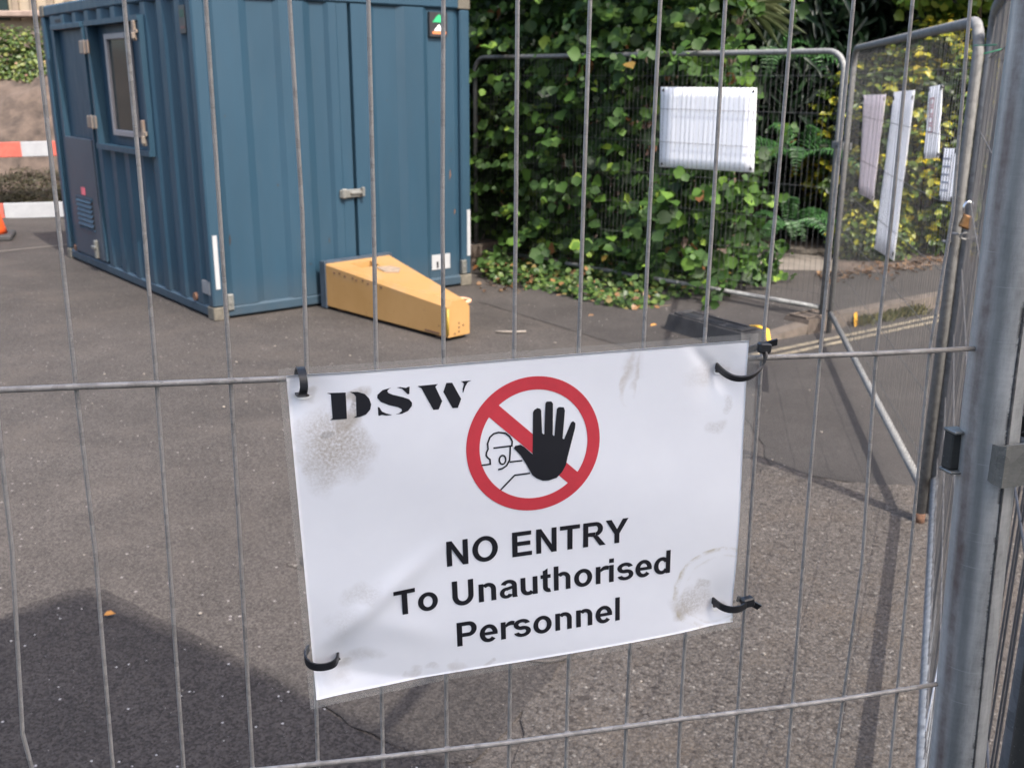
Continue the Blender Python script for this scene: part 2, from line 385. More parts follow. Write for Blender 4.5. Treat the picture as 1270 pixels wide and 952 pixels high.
# ------------------------------------------------------------------ light
EL = R(50); AZ = V((.56, -.83)).normalized()
SUN = V((AZ.x*math.cos(EL), AZ.y*math.cos(EL), math.sin(EL)))
ld = bpy.data.lights.new('sun', 'SUN'); ld.energy = 2.0; ld.angle = R(.45); ld.color = (1, .95, .87)
lo = bpy.data.objects.new('sun', ld); COL.objects.link(lo); lo.rotation_euler = SUN.to_track_quat('Z', 'Y').to_euler(); lo.location = (5,-5,20)
wd = bpy.data.worlds.new('World'); sc.world = wd; wd.use_nodes = True
sky = wd.node_tree.nodes.new('ShaderNodeTexSky'); sky.sky_type = 'NISHITA'; sky.sun_disc = False
sky.sun_elevation = EL; sky.sun_rotation = math.atan2(AZ.x, AZ.y); sky.dust_density = 4.5; sky.air_density = 1.0; sky.ozone_density = 1.0
bg = wd.node_tree.nodes['Background']; bg.inputs[1].default_value = .15
wd.node_tree.links.new(sky.outputs[0], bg.inputs[0])
sc.view_settings.view_transform = 'Standard'; sc.view_settings.look = 'None'; sc.view_settings.exposure = 1.80; sc.view_settings.gamma = 1
sc.render.engine = 'CYCLES'; sc.cycles.max_bounces = 8; sc.cycles.transparent_max_bounces = 24

# ------------------------------------------------------------------ ground
def sheet(name, poly, z, mat, jit=0., step=.08, kind='structure'):
    pts = []
    n = len(poly)
    for i in range(n):
        a = V(poly[i] + (0,)); b = V(poly[(i+1) % n] + (0,)); L = (b-a).length; k = max(1, int(L/step)) if jit else 1
        nr = V((-(b-a).y, (b-a).x, 0)).normalized()
        for j in range(k):
            p = a.lerp(b, j/k)
            if jit: p = p + nr*(mnoise.noise(p*2.3+V((3,1,0)))*jit*1.6 + mnoise.noise(p*9)*jit*.7 + random.uniform(-1,1)*jit*.35)
            pts.append((p.x, p.y, z))
    import bmesh
    bm = bmesh.new(); f = bm.faces.new([bm.verts.new(p) for p in pts]); bm.normal_update(); bmesh.ops.triangulate(bm, faces=[f], ngon_method='EAR_CLIP')
    bm.normal_update()
    for f in bm.faces:
        if f.normal.z < 0: f.normal_flip()
    me = bpy.data.meshes.new(name); bm.to_mesh(me); bm.free(); me.materials.append(mat)
    o = bpy.data.objects.new(name, me); COL.objects.link(o); tag(o, kind=kind); ORG[o.name] = V((0,0,0)); return o

g = MB(); 
xs = [-150,-40,-15,15,40,150]; 
b = g.addv([(x, y, 0) for y in xs for x in xs])
for j in range(5):
    for i in range(5): g.face((b+j*6+i, b+j*6+i+1, b+(j+1)*6+i+1, b+(j+1)*6+i))
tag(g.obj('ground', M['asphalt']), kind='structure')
sheet('road', [(1.24,4.56),(1.8,4.33),(3.2,4.3),(30,18),(30,26.9),(1.66,6.86),(1.3,6.2)], .004, M['road'], .03, .15)
sheet('coarse_asphalt', [(1.12,4.47),(1.25,4.6),(1.42,4.46),(1.82,4.33),(3.3,4.25),(6,3.2),(5,-3),(-.3,1.2),(-.02,2.36),(.04,2.62),(.2,2.85),(.62,3.6)], .008, M['rough'], .035, .06)
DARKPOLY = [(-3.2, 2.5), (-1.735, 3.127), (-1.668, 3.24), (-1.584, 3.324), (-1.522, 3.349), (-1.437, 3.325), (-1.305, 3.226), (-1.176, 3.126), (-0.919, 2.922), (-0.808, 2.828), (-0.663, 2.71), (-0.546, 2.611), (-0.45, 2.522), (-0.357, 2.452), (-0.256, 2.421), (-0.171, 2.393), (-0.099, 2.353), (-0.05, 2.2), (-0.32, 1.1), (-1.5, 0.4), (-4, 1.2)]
sheet('dark_shade_asphalt', DARKPOLY, .004, M['shade_patch'], .010, .05)  # darker patch cut to the shade outline, its colour deepening the cast shade
sheet('asphalt_patch', [(-.597,2.681),(-.402,2.965),(-.199,3.07),(.017,3.125),(.187,2.97),(.146,2.804),(.064,2.669),(.027,2.572),(-.04,2.44),(-.099,2.36),(-.202,2.369),(-.34,2.438),(-.45,2.522)], .006, M['patch'], .015, .05)
sheet('worn_patch', [(-.86,3.56),(-.70,3.72),(-.4,3.6),(-.35,3.35),(-.62,3.38)], .004, M['rough'], .03, .03)

# round and square iron covers set in the asphalt
def cover(name, c, rad, label):
    t = thing(name, label, 'manhole cover', (c[0], c[1], 0))
    m = MB(); m.lathe([(rad*1.22, .010), (rad*1.22, .013), (rad*1.02, .0145), (rad*1.02, .010)], (c[0],c[1],0), 40); m.obj('rim', M['ironcover'], t)
    m = MB(); m.lathe([(rad, .010), (rad, .0135), (rad*.85,.0135),(rad*.83,.0115),(rad*.05,.0115)], (c[0],c[1],0), 40); m.obj('lid', M['ironcover'], t)
cover('manhole_cover', (.10,2.98), .105, 'round dark iron cover in the asphalt just below the near sign')
cover('drain_cover', (-.68,3.58), .10, 'small brown iron cover in the worn asphalt left of the near sign')

# pavement + kerb
kd = V((.815,.58,0)).normalized(); kn = V((-kd.y, kd.x, 0))
k0 = V((1.78,7.02,0))
def KP(s_, t_, z): p = k0 + kd*s_ + kn*t_; return (p.x, p.y, z)
m = MB(); 
for i in range(14):
    a, b_ = i*.915-.1, i*.915+.8
    zt = min(.095, .02+.075*max(0, (a+.1)/.9)) if i < 1 else .095
    z0 = .02 if i == 0 else .095
    m.prism([KP(a,0,-.05),KP(b_,0,-.05),KP(b_,.125,-.05),KP(a,.125,-.05)], [KP(a,.012,z0),KP(b_,.012,.095),KP(b_,.125,.095),KP(a,.125,z0)])
tag(m.obj('kerb', M['kerb']), kind='structure')
m = MB(); b = m.addv([KP(-.9,.127,.004),KP(0,.127,.03),KP(.8,.127,.09),KP(14,.127,.09), KP(14,2.2,.09),KP(.9,2.2,.09),KP(.1,2.4,.05),KP(-.9,2.3,.004)])
m.face([b,b+1,b+6,b+7]); m.face([b+1,b+2,b+5,b+6]); m.face([b+2,b+3,b+4,b+5])
tag(m.obj('pavement', M['pave']), kind='structure')
sheet('path', [(2.25,9.42),(2.95,9.35),(3.4,10.9),(2.6,10.9)], .096, M['slab'])
sheet('garden_soil', [(2.97,9.37),(3.4,9.3),(4.4,10.0),(12,15.4),(12,22),(-1.2,22),(-.3,9.9),(2.2,9.45),(2.55,10.8),(3.35,10.8)], .0925, M['soil'], .03, .2)
m = MB()
for off in (-.20, -.30):
    a = k0 + kd*.0 + kn*off; b_ = k0 + kd*13 + kn*off; h = kn*.025
    s0 = -.35
    a = k0 + kd*s0 + kn*off
    bb = m.addv([a-h+V((0,0,.008)), b_-h+V((0,0,.008)), b_+h+V((0,0,.008)), a+h+V((0,0,.008))]); m.face([bb,bb+1,bb+2,bb+3])
tag(m.obj('road_markings', M['lines']), kind='structure')
# pale line far across the yard at the left
m = MB(); bb = m.addv([(-6.2,10.05,.006),(-4.3,11.85,.006),(-4.34,11.89,.006),(-6.24,10.09,.006)]); m.face([bb,bb+1,bb+2,bb+3])
tag(m.obj('joint_line', M['slab']), kind='structure')

# ------------------------------------------------------------------ blue site container
yaw = .673; A = V((math.cos(yaw), math.sin(yaw), 0)); B = V((-math.sin(yaw), math.cos(yaw), 0)); Z = V((0,0,1))
C0 = V((-2.252,7.614,0)); CW, CL, CHT = 2.41, 3.71, 2.42
def P(a, b, z): return C0 + A*a + B*b + Z*z
box = thing('site_container', 'blue corrugated steel site container with a shuttered window, standing on the asphalt', 'container', C0)
def cbox(m, a0, a1, b0, b1, z0, z1, mi=0, bevel=0):
    rot = Matrix((A, B, Z)).transposed()
    m.box(P((a0+a1)/2, (b0+b1)/2, (z0+z1)/2), (a1-a0, b1-b0, z1-z0), rot, mi, bevel)
m = MB(); PW = .1
for a0, b0 in ((0,0),(CW-PW,0),(0,CL-PW),(CW-PW,CL-PW)): cbox(m, a0, a0+PW, b0, b0+PW, .1, CHT-.1, 0, .012)
for z0, z1 in ((.0+.012,.1),(CHT-.1,CHT)):
    cbox(m, PW, CW-PW, .004, PW, z0, z1, 0, .015); cbox(m, PW, CW-PW, CL-PW, CL-.004, z0, z1, 0, .015)
    cbox(m, .004, PW, PW, CL-PW, z0, z1, 0, .015); cbox(m, CW-PW, CW-.004, PW, CL-PW, z0, z1, 0, .015)
m.obj('frame', M['blue'], box)
cast_m = simple('bare_corner', (.1,.09,.072), .8, .1, .4, 14)
for a0, b0 in ((-.004,-.004),(CW-.116,-.004),(-.004,CL-.116),(CW-.116,CL-.116)):
    for z0, z1 in ((.0,.099),(CHT-.098,CHT+.004)):
        m = MB(); cbox(m, a0, a0+.12, b0, b0+.12, z0, z1, 0, .006); m.obj('corner_casting', cast_m, box)
def corrug(prof, z0, z1, side):
    m = MB(); n = len(prof)
    f = (lambda s_, d, z: P(s_, d, z)) if side == 'front' else (lambda s_, d, z: P(d, s_, z))
    b = m.addv([f(s_, d, z0) for s_, d in prof] + [f(s_, d, z1) for s_, d in prof])
    for i in range(n-1): m.face((b+i, b+i+1, b+n+i+1, b+n+i) if side == 'front' else (b+i+1, b+i, b+n+i, b+n+i+1))
    return m
I, U = .036, .010
fp = [(.1,.04),(.13,.04),(.165,U),(.36,U),(.43,I),(.635,I),(.675,U),(.87,U),(.94,I),(1.055,I),(1.085,U),(1.15,U),(1.16,U+.006),(1.252,U+.006),(1.256,.06),(1.276,.06),(1.28,U),(1.42,U),(1.5,I),(1.70,I),(1.77,U),(1.95,U),(2.0,I),(2.27,I),(2.30,.045),(2.31,.045)]
corrug(fp, .099, CHT-.099, 'front').obj('end_wall', M['blue'], box)
lp = [(.1,.04)]; s_ = .13
while s_ < CL-.38:
    lp += [(s_,.052),(s_+.085,.006),(s_+.185,.006),(s_+.27,.052)]; s_ += .345
lp += [(CL-.1,.045)]
def clip_prof(pr, x0, x1):
    xs_ = [p_[0] for p_ in pr]; ds_ = [p_[1] for p_ in pr]
    return [(x0, float(np.interp(x0, xs_, ds_)))] + [p_ for p_ in pr if x0 < p_[0] < x1] + [(x1, float(np.interp(x1, xs_, ds_)))]
sw = MB()
for x0, x1, zz0, zz1 in ((.1,.95,.099,CHT-.099),(.95,2.26,.099,1.19),(.95,2.26,2.21,CHT-.099),(2.26,2.46,.099,CHT-.099),(2.46,3.34,2.215,CHT-.099),(3.34,CL-.1,.099,CHT-.099)):
    q_ = corrug(clip_prof(lp, x0, x1), zz0, zz1, 'left'); b = sw.addv(q_.v)
    for f in q_.f: sw.face([b+i for i in f])
sw.obj('side_wall', M['blue'], box)
m = MB(); cbox(m, PW, CW-PW, CL-.06, CL-.03, .1, CHT-.1); cbox(m, CW-.06, CW-.03, PW, CL-PW, .1, CHT-.1); m.obj('rear_wall', M['blue'], box)
m = MB(); cbox(m, .02, CW-.02, .02, CL-.02, CHT-.05, CHT-.012); m.obj('roof', M['blue'], box)
m = MB(); cbox(m, .06, CW-.07, .07, CL-.07, .03, .07); m.obj('floor_pan', M['black'], box)
# window unit on the long side
m = MB()
w0, w1, z0, z1 = .95, 2.26, 1.21, 2.19
cbox(m, -.035, .066, w0, w0+.045, z0, z1); cbox(m, -.035, .066, w1-.045, w1, z0, z1)
cbox(m, -.045, .066, w0, w1, z1, z1+.04); cbox(m, -.045, .066, w0, w1, z0-.045, z0)
wu = m.obj('window_housing', M['blue'], box)
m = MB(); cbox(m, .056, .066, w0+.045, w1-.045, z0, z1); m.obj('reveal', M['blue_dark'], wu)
win = MB(); a0, a1 = 1.38, 1.95; q0, q1 = 1.29, 2.12
cbox(win, .012, .055, a0, a0+.05, q0, q1, 0, .006); cbox(win, .012, .055, a1-.05, a1, q0, q1, 0, .006)
cbox(win, .012, .055, a0+.05, a1-.05, q1-.05, q1, 0, .006); cbox(win, .012, .055, a0+.05, a1-.05, q0, q0+.05, 0, .006)
wn = win.obj('window', M['upvc'], box)
m = MB(); cbox(m, .036, .044, a0+.05, a1-.05, q0+.05, q1-.05); m.obj('glass', M['glass'], wn)
for bz in (2.02, 1.39):
    m = MB(); cbox(m, -.052, -.036, 2.19, 2.43, bz-.055, bz+.055, 0, .006); cbox(m, -.062, -.05, 2.26, 2.29, bz-.06, bz+.06, 0, .005)
    m.obj('hinge', M['rusty_zinc'], box)
for bz, hh in ((2.115,.15),(1.345,.2)):
    m = MB(); cbox(m, -.06, -.036, 1.0, 1.05, bz-hh/2, bz+hh/2, 0, .006); cbox(m, -.08, -.05, .985, 1.01, bz-hh*.4, bz-hh*.1, 0, .004); cbox(m, -.055, -.036, .97, 1.08, bz-hh*.12, bz+hh*.05, 0, .004)
    m.obj('shutter_latch', M['rusty_zinc'], box)
# door leaf on the long side: blue top, grey lower panel, louvre
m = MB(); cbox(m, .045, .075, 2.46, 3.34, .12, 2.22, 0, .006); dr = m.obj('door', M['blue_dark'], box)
m = MB(); cbox(m, -.012, .044, 2.50, 3.30, .12, 1.225, 0, .003); m.obj('grey_panel', M['greydoor'], dr)
m = MB(); cbox(m, -.02, .05, 2.46, 3.36, 2.19, 2.235, 0, .004); cbox(m, -.006, .05, 3.31, 3.36, .12, 2.189); cbox(m, -.006, .05, 2.44, 2.48, .12, 2.189); m.obj('door_trim', M['blue'], dr)
m = MB()
cbox(m, -.026, -.013, 2.66, 3.13, .37, .39); cbox(m, -.026, -.013, 2.66, 3.13, .66, .68); cbox(m, -.0145, -.0125, 2.66, 3.13, .39, .66, 1)
for i in range(6):
    zc = .41 + i*.045; bb = m.addv([P(-.014,2.67,zc+.028),P(-.014,3.12,zc+.028),P(-.032,3.12,zc),P(-.032,2.67,zc)]); m.face([bb,bb+1,bb+2,bb+3])
m.obj('louvre', [M['blue_dark'], M['black']], dr)
m = MB(); cbox(m, -.016, -.0125, 2.85, 2.96, .70, .77); m.obj('red_sticker', M['red_sticker'], dr)
m = MB(); cbox(m, -.045, -.012, 2.62, 2.67, .13, .3, 0, .006); cbox(m, -.06, -.04, 2.6, 2.7, .22, .25, 0, .005); m.obj('bolt', M['clip'], dr)
m = MB()
for zc in (2.268, 2.226): m = MB(); cbox(m, -.006, .03, 3.05, 3.22, zc-.014, zc+.014); m.obj('vent_slot', M['black'], box)
m = MB(); cbox(m, -.003, .03, 2.98, 3.30, 2.215, 2.31); m.obj('vent_plate', M['blue'], box)
for b_ in (3.08+.33, .35):
    m = MB(); m.tube([P(-.01,b_,.135),P(.05,b_,.135)], .032, 14); m.obj('grommet', M['rust'], box)
# front fittings
lt = MB(); cbox(lt, 1.115, 1.325, -.014, .012, .85, .915, 0, .006); cbox(lt, 1.12, 1.17, -.035, -.01, .845, .925, 0, .01); cbox(lt, 1.20, 1.33, -.032, -.008, .872, .90, 0, .008); cbox(lt, 1.30,1.325,-.045,-.01,.855,.93,0,.006)
lt.obj('door_latch', M['clip'], box)
m = MB(); cbox(m, 2.01, 2.186, .004, .0095+.027, 2.10, 2.29); lab = m.obj('notice_sticker', M['grime'], box)
m = MB()
def ftri(m, pts, d, mi): bb = m.addv([P(a, d, z) for a, z in pts]); m.face([bb+i for i in range(len(pts))], mi)
ftri(m, [(2.035,2.21),(2.17,2.21),(2.13,2.25),(2.103,2.275),(2.07,2.25)], .002, 0); ftri(m, [(2.035,2.12),(2.17,2.12),(2.17,2.14),(2.035,2.14)], .002, 1); ftri(m, [(2.05,2.145),(2.15,2.145),(2.10,2.195)], .002, 2)
m.obj('sticker_print', [M['green_print'], M['orange_print'], M['white_plastic']], lab)
m = MB(); cbox(m, 2.007, 2.2, .028, .0345, .17, .30, 0, .001); wl = m.obj('white_label', M['offwhite'], box)
m = MB(); cbox(m, 2.055, 2.075, .026, .0279, .185, .24); m.obj('label_print', M['grime'], wl)
for a_, z0, z1 in ((.028,.24,.645),(CW-.045,.265,.67)):
    m = MB(); cbox(m, a_, a_+.035, -.004, .001, z0, z1); m.obj('reflector_strip', M['offwhite'], box)
for a_, zc in ((.11,.13),(2.305,.17)):
    m = MB(); cbox(m, a_, a_+.05, -.012, .03, zc-.062, zc+.062, 0, .006); m.tube([P(a_+.025,-.02,zc),P(a_+.025,0,zc)], .014, 10); m.obj('hinge_plate', M['clip'], box)
m = MB(); cbox(m, -.002, .003, .045, .095, .19, .29); cbox(m, .001,.02,.06,.2,.19,.29); m.obj('grey_label', simple('grey_label', (.15,.155,.165), .6), box)
m = MB(); cbox(m, .0, .005, .11, .22, 2.07, 2.26); sd = m.obj('side_sticker', M['grime'], box)
m = MB(); cbox(m, -.003, -.0005, .13, .2, 2.18, 2.23); m.obj('green_print', simple('dull_green',(.012,.05,.035)), sd); m = MB(); cbox(m, -.003,-.0005,.13,.2,2.1,2.12); m.obj('pink_print', simple('dull_pink',(.1,.05,.05)), sd)

for (a_, z_, w_, h_) in ((2.215,.98,.018,.10),(2.225,1.18,.012,.03),(2.26,.66,.02,.05),(2.05,1.42,.012,.012),(.60,.98,.02,.02),(1.02,.52,.016,.05),(.17,.60,.02,.09),(.2,1.5,.012,.02),(1.6,1.6,.012,.012),(.83,.35,.03,.012)):
    m = MB(); dd_ = float(np.interp(a_, [q_[0] for q_ in fp], [q_[1] for q_ in fp]))
    b = m.addv([P(a_+w_*x_, dd_-.0015, z_+h_*y_) for x_, y_ in ((-.4,-.5),(.1,-.35),(.5,-.1),(.3,.3),(.05,.5),(-.3,.2))]); m.face([b+i for i in range(6)])
    m.obj('paint_scuff', M['rust'] if w_ > .017 and z_ > .6 and a_ > 2 else M['grime'], box)

# ------------------------------------------------------------------ tapered yellow steel box
yb = thing('tapered_steel_box', 'tapered yellow steel box lying on the asphalt against the blue container', 'steel box', (-.9,7.7,0))
a0 = V((-1.475,8.06,0)); a1 = V((-.445,7.0,0)); 
axd = (a1-a0).normalized(); axn = V((-axd.y, axd.x, 0))   # to the far side
def Y(l, t, z): p = a0 + axd*l + axn*t; return V((p.x, p.y, z))
L_ = 1.475; H0, H1 = .365, .285; W0, W1 = .64, .20
m = MB(); e = .06
bot = [Y(0,0,.03),Y(L_,0,.03),Y(L_,W1,.03),Y(0,W0,.03)]
zl = lambda l: H0+(H1-H0)*l/L_
def sect(l, wdt):
    h = zl(l); cz = e*.9 if l > .5 else .012
    return [Y(l,0,.03),Y(l,wdt,.03),Y(l,wdt,h-cz),Y(l,wdt-cz,h),Y(l,cz*.9,h),Y(l,0,h-cz*.8)]
s0 = sect(0,W0); s1 = sect(L_,W1)
b = m.addv(s0+s1); n = 6
m.face([b+i for i in range(n)][::-1]); m.face([b+n+i for i in range(n)])
for i in range(n):
    if i == 3: continue
    j = (i+1) % n; m.face((b+i, b+j, b+n+j, b+n+i)) 
# top plate with an opening near the wide end
def T(l, f, dz=0):
    wv = W0+(W1-W0)*l/L_; lo_ = .012*.9+(e*.9*.9-.012*.9)*l/L_; hi_ = wv-(.012+(e*.9-.012)*l/L_)
    return Y(l, lo_+(hi_-lo_)*f, zl(l)+dz)
ls = [0,.09,.27,L_]; fs = [0,.26,.60,1]
for i in range(3):
    for j in range(3):
        if i == 1 and j == 1: continue
        bb = m.addv([T(ls[i],fs[j]),T(ls[i+1],fs[j]),T(ls[i+1],fs[j+1]),T(ls[i],fs[j+1])]); m.face([bb,bb+1,bb+2,bb+3])
m.obj('shell', M['yellow'], yb)
m = MB()
for lq in (.12, L_-.14):
    wq = W0+(W1-W0)*lq/L_; m = MB(); m.box(Y(lq,wq*.5,.0155), (.08,wq-.08,.029), Matrix((axd,axn,Z)).transposed()); m.obj('skid', M['rust'], yb)
m = MB(); m.tube([Y(.01,.004,zl(0)-.012),Y(.5,.005,zl(.5)-.022),Y(1.0,.006,zl(1.0)-.034),Y(L_-.01,.006,zl(L_)-.044)], .0035, 6); m.obj('edge_seam', M['yellow'], yb)
m = MB(); m.tube([Y(L_-.002,.0,.05),Y(L_-.002,.0,zl(L_)-.05)], .008, 8); m.obj('corner_seam', simple('bright_yellow',(.36,.24,.03),.55), yb)
m = MB(); top = [T(ls[1],fs[1]),T(ls[2],fs[1]),T(ls[2],fs[2]),T(ls[1],fs[2])]; low = [p-V((0,0,.12)) for p in top]
b = m.addv(top+low)
for i in range(4): j = (i+1) % 4; m.face((b+i, b+4+i, b+4+j, b+j))
m.face([b+4,b+7,b+6,b+5]); m.obj('recess', M['yellow'], yb)
m = MB(); m.box(Y(-.036,W0/2+.005,.195), (.07,W0+.03,.37), Matrix((axd,axn,Z)).transposed()); m.obj('end_plate', simple('grey_blue_plate',(.03,.045,.065),.6), yb)
rmat = M['rust']
for i in range(9):
    m = MB(); l = .12+i*.075+random.uniform(-.02,.02); m.box(Y(l,-.0015,zl(l)-.035-random.random()*.02), (.02,.003,.012), Matrix((axd,axn,Z)).transposed()); m.obj('rust_hole', rmat, yb)
for zc, tt in ((.06,.10),(.09,.1),(.12,.1),(.10,.14),(.05,.06)): m = MB(); m.box(Y(L_+.001,tt,zc), (.003,.012,.012), Matrix((axd,axn,Z)).transposed()); m.obj('rust_hole', rmat, yb)
m = MB(); m.box(Y(1.3,-.0015,.045), (.16,.003,.012), Matrix((axd,axn,Z)).transposed()); m.obj('rust_streak', rmat, yb)
m = MB(); b = [T(.33,.45,.002),T(.50,.40,.002),T(.57,.62,.002),T(.46,.80,.002),T(.36,.70,.002)]; bt = [p+V((0,0,.006)) for p in b]; m.prism(b, bt); m.obj('bare_patch', simple('bare_metal',(.25,.19,.14),.6,.2,.4,30), yb)
m = MB(); pts = [Y(L_-.09+.07*math.cos(t), W1-.0+.06*math.sin(t), .255) for t in np.linspace(-.3,3.4,14)]; m.tube(pts, .012, 8); m.obj('lifting_eye', simple('dusty_orange',(.5,.28,.17),.7), yb)

# ------------------------------------------------------------------ mesh fence panels
def arc(c, a_, b_, r, t0, t1, n=7): return [c + a_*(r*math.cos(t)) + b_*(r*math.sin(t)) for t in np.linspace(t0, t1, n)]
def panel(name, label, p0, dirn, L, H=1.99, base=.0, zrail=.15, tube=.0205, pitch=.045, hs=.258, mats=('galv','wire_far'), wr=.0013, frame_n=10, hwr=.0016, rustfoot=False, sag=.0007):
    p0 = V(p0); d = V(dirn).normalized(); nn = V((-d.y, d.x, 0)); t = thing(name, label, 'fence panel', p0, 'mesh fence panels round the site')
    rc = .13
    path = [p0+Z*base] + [p0+Z*(H-rc-tube)] + arc(p0+d*rc+Z*(H-rc-tube), -d, Z, rc, .15, math.pi/2, 7) + arc(p0+d*(L-rc)+Z*(H-rc-tube), d, Z, rc, math.pi/2, .15, 7)[0:] + [p0+d*L+Z*(H-rc-tube), p0+d*L+Z*base]
    m = MB(); m.tube(path, tube, frame_n); m.obj('frame', M[mats[0]], t)
    m = MB(); m.tube([p0+d*tube+Z*zrail, p0+d*(L-tube)+Z*zrail], tube*.9, frame_n); m.obj('bottom_rail', M[mats[0]], t)
    m = MB(); n = int((L-.02)/pitch); x0 = (L-(n-1)*pitch)/2
    for i in range(n):
        x = x0+i*pitch; ph = random.random()*6; top = H-tube
        if x < rc: top = H-rc-tube+math.sqrt(max(0, rc*rc-(rc-x)**2))
        if x > L-rc: top = H-rc-tube+math.sqrt(max(0, rc*rc-(rc-(L-x))**2))
        m.tube([p0+d*(x+sag*math.sin(ph+k*1.7)) + nn*(sag*2*math.sin(ph*2+k)) + Z*(zrail+(top-zrail)*k/5) for k in range(6)], wr, 5, caps=False)
    z = H-tube-.165
    while z > zrail+.02:
        m.tube([p0+d*(L*k/8)+nn*(.003+sag*math.sin(k*1.3+z*9))+Z*(z+sag*math.sin(k*2.1+z*5)) for k in range(9)], hwr, 5, caps=False); z -= hs
    m.obj('wire_mesh', M[mats[1]], t)
    if rustfoot:
        m = MB(); m.tube([p0+Z*(-.0), p0+Z*.05], tube*1.03, frame_n); m.obj('rusty_foot', M['rust'], t)
    return t, d, nn
Mp = V((2.3,7.493,0)); Md = V((-math.cos(-.8081), -math.sin(-.8081), 0))
tM, Md, Mn = panel('mesh_fence_panel', 'see-through mesh fence panel in front of the leafy hedge, carrying one white notice', Mp, Md, 3.86, 1.985, base=.03)
Np = V((1.695,3.945,0)); Nd = V((math.cos(1.3911), math.sin(1.3911), 0))
tN, Nd, Nn = panel('mesh_fence_panel', 'mesh fence panel with four hanging notices in front of the yellow variegated bush', Np, Nd, 3.42, 1.995, base=.0, rustfoot=True, mats=('galv_dull','wire_far'))
Ea = V((.4176,.711,0)); Eb = V((1.736,3.936,0))
tE, Ed, En = panel('mesh_fence_panel', 'mesh fence panel seen almost edge on beside the big near tube', Ea, Eb-Ea, (Eb-Ea).length, 2.03, base=.05, zrail=.2, mats=('galv_bright','wire_panel'), wr=.0014, frame_n=16)

# near panel the sign hangs on: measured frame O,u,w,n
O = V((.0006,.6106,1.5904)); u = V((.97314,.22973,-.01519)); w = V((.00721,.03553,.99934)); nv = V((.23012,-.97261,.03292))
def Q(x, y, n=0): return O + u*x + w*y + nv*n
gate = thing('mesh_fence_panel', 'large near mesh fence panel with the NO ENTRY sign tied to its wires', 'fence panel', V((O.x,O.y,0)), 'mesh fence panels round the site')
m = MB()
TX = lambda y: float(np.interp(y, [-1.6,-.5,-.327,-.163,-.04,.09,.25], [.405,.3595,.3527,.3468,.3425,.3418,.3422]))
ptop = .40
pp = [Q(TX(y_),y_,.004) for y_ in (-1.52,-.9,-.5,-.4,-.327,-.24,-.163,-.1,-.04,.03,.09,.2)] + [Q(TX(.25)-.14+.14*math.cos(t), .25+.14*math.sin(t), .004) for t in np.linspace(.1, math.pi/2, 8)]
m.tube(pp + [Q(-1.5,.39,.004), Q(-2.95,.39,.004)] + [Q(-2.95-.14*math.sin(t), .25+.14*math.cos(t), .004) for t in np.linspace(.1,math.pi/2,8)] + [Q(-3.09,-.6,.004), Q(-3.09,-1.52,.004)], .0195, 32)
gf = m.obj('frame', M['galv_big'], gate)
_a = gf.data.attributes.new('ang', 'FLOAT', 'POINT'); _a.data.foreach_set('value', [(i % 32)/32 for i in range(len(gf.data.vertices))])
m = MB(); m.tube([Q(TX(-1.36),-1.36,.0), Q(-3.08,-1.36,.0)], .02, 14); m.obj('bottom_rail', M['galv_big'], gate)
# weld seam down the tube
m = MB(); sa = -.05
off = lambda y: TX(y) + .0195*math.sin(sa)
m.tube([Q(off(y)+.0009*mnoise.noise(V((y*9,1,0)))+.0005*mnoise.noise(V((y*40,2,0))),y,.004+.0195*math.cos(sa)) for y in np.linspace(-1.3,.2,30)], [.0007+.0005*random.random() for _ in range(30)], 6); m.obj('weld_seam', M['seam'], gate)
DEV = {-1:[(0,.0),(-.095,-.0005),(-.213,-.0065),(-.237,-.0037)],0:[(.204,-.0021),(.112,-.0009),(-.001,.0003),(-.099,.0021),(-.244,.0002)],1:[(.205,-.0003),(.112,.0008),(-.001,.0014),(-.102,.0008),(-.25,-.0001)],2:[(.207,-.0014),(.112,-.0007),(-.001,0),(-.106,-.0001),(-.256,-.0003)],3:[(.208,0),(.095,.0024),(-.253,-.0012)],4:[(.21,.0003),(.095,.0006),(-.26,-.0011)],5:[(.211,-.0003),(.094,-.0015),(-.247,-.0005)],6:[(.213,0),(.093,.0007),(-.243,.0005)],7:[(.214,.0007),(.092,.0002),(-.238,-.0009)],8:[(.216,.0015),(.092,.0009),(-.229,.0002)],9:[(.217,.0004),(.091,.0003),(-.234,-.0018)],10:[(.219,.0021),(.091,.0004),(.003,-.0016),(-.146,-.0008),(-.296,.0002)],11:[(.22,.0006),(.091,-.0005),(-.001,-.0015),(-.14,-.0001),(-.311,.0015)],12:[(.222,-.0011),(.09,-.0009),(-.001,-.002),(-.154,.0038),(-.316,-.0017)],13:[(.223,-.0027),(.09,.0026),(-.001,-.0027),(-.147,.0002),(-.323,.0037)]}
m = MB(); rr = random.Random(3)
for i in range(-66, 14):
    x = (i-6)*.042
    dv = sorted(DEV.get(i, [(.2, rr.uniform(-.002,.002)), (0, rr.uniform(-.001,.001)), (-.15, rr.uniform(-.002,.002))]), reverse=True)
    pts = [(x+dv[0][1]*.3, .375), (x+dv[0][1], .28)] + [(x+d2, y) for y, d2 in dv] + [(x+dv[-1][1]*.4, dv[-1][0]-.1)] + [(x+rr.uniform(-.0015,.0015), -.5-k*.17) for k in range(6)]
    m.tube([Q(a, c, rr.uniform(-.0006,.0006)) for a, c in pts], .00128, 8, caps=False)
w2 = [(-1.6,-.252),(-.6,-.254),(-.165,-.2562),(-.085,-.2583),(.0006,-.2595),(.0416,-.259),(.1255,-.2584),(.2,-.2590),(.2478,-.2588),(.29,-.2576),(.327,-.2562)]
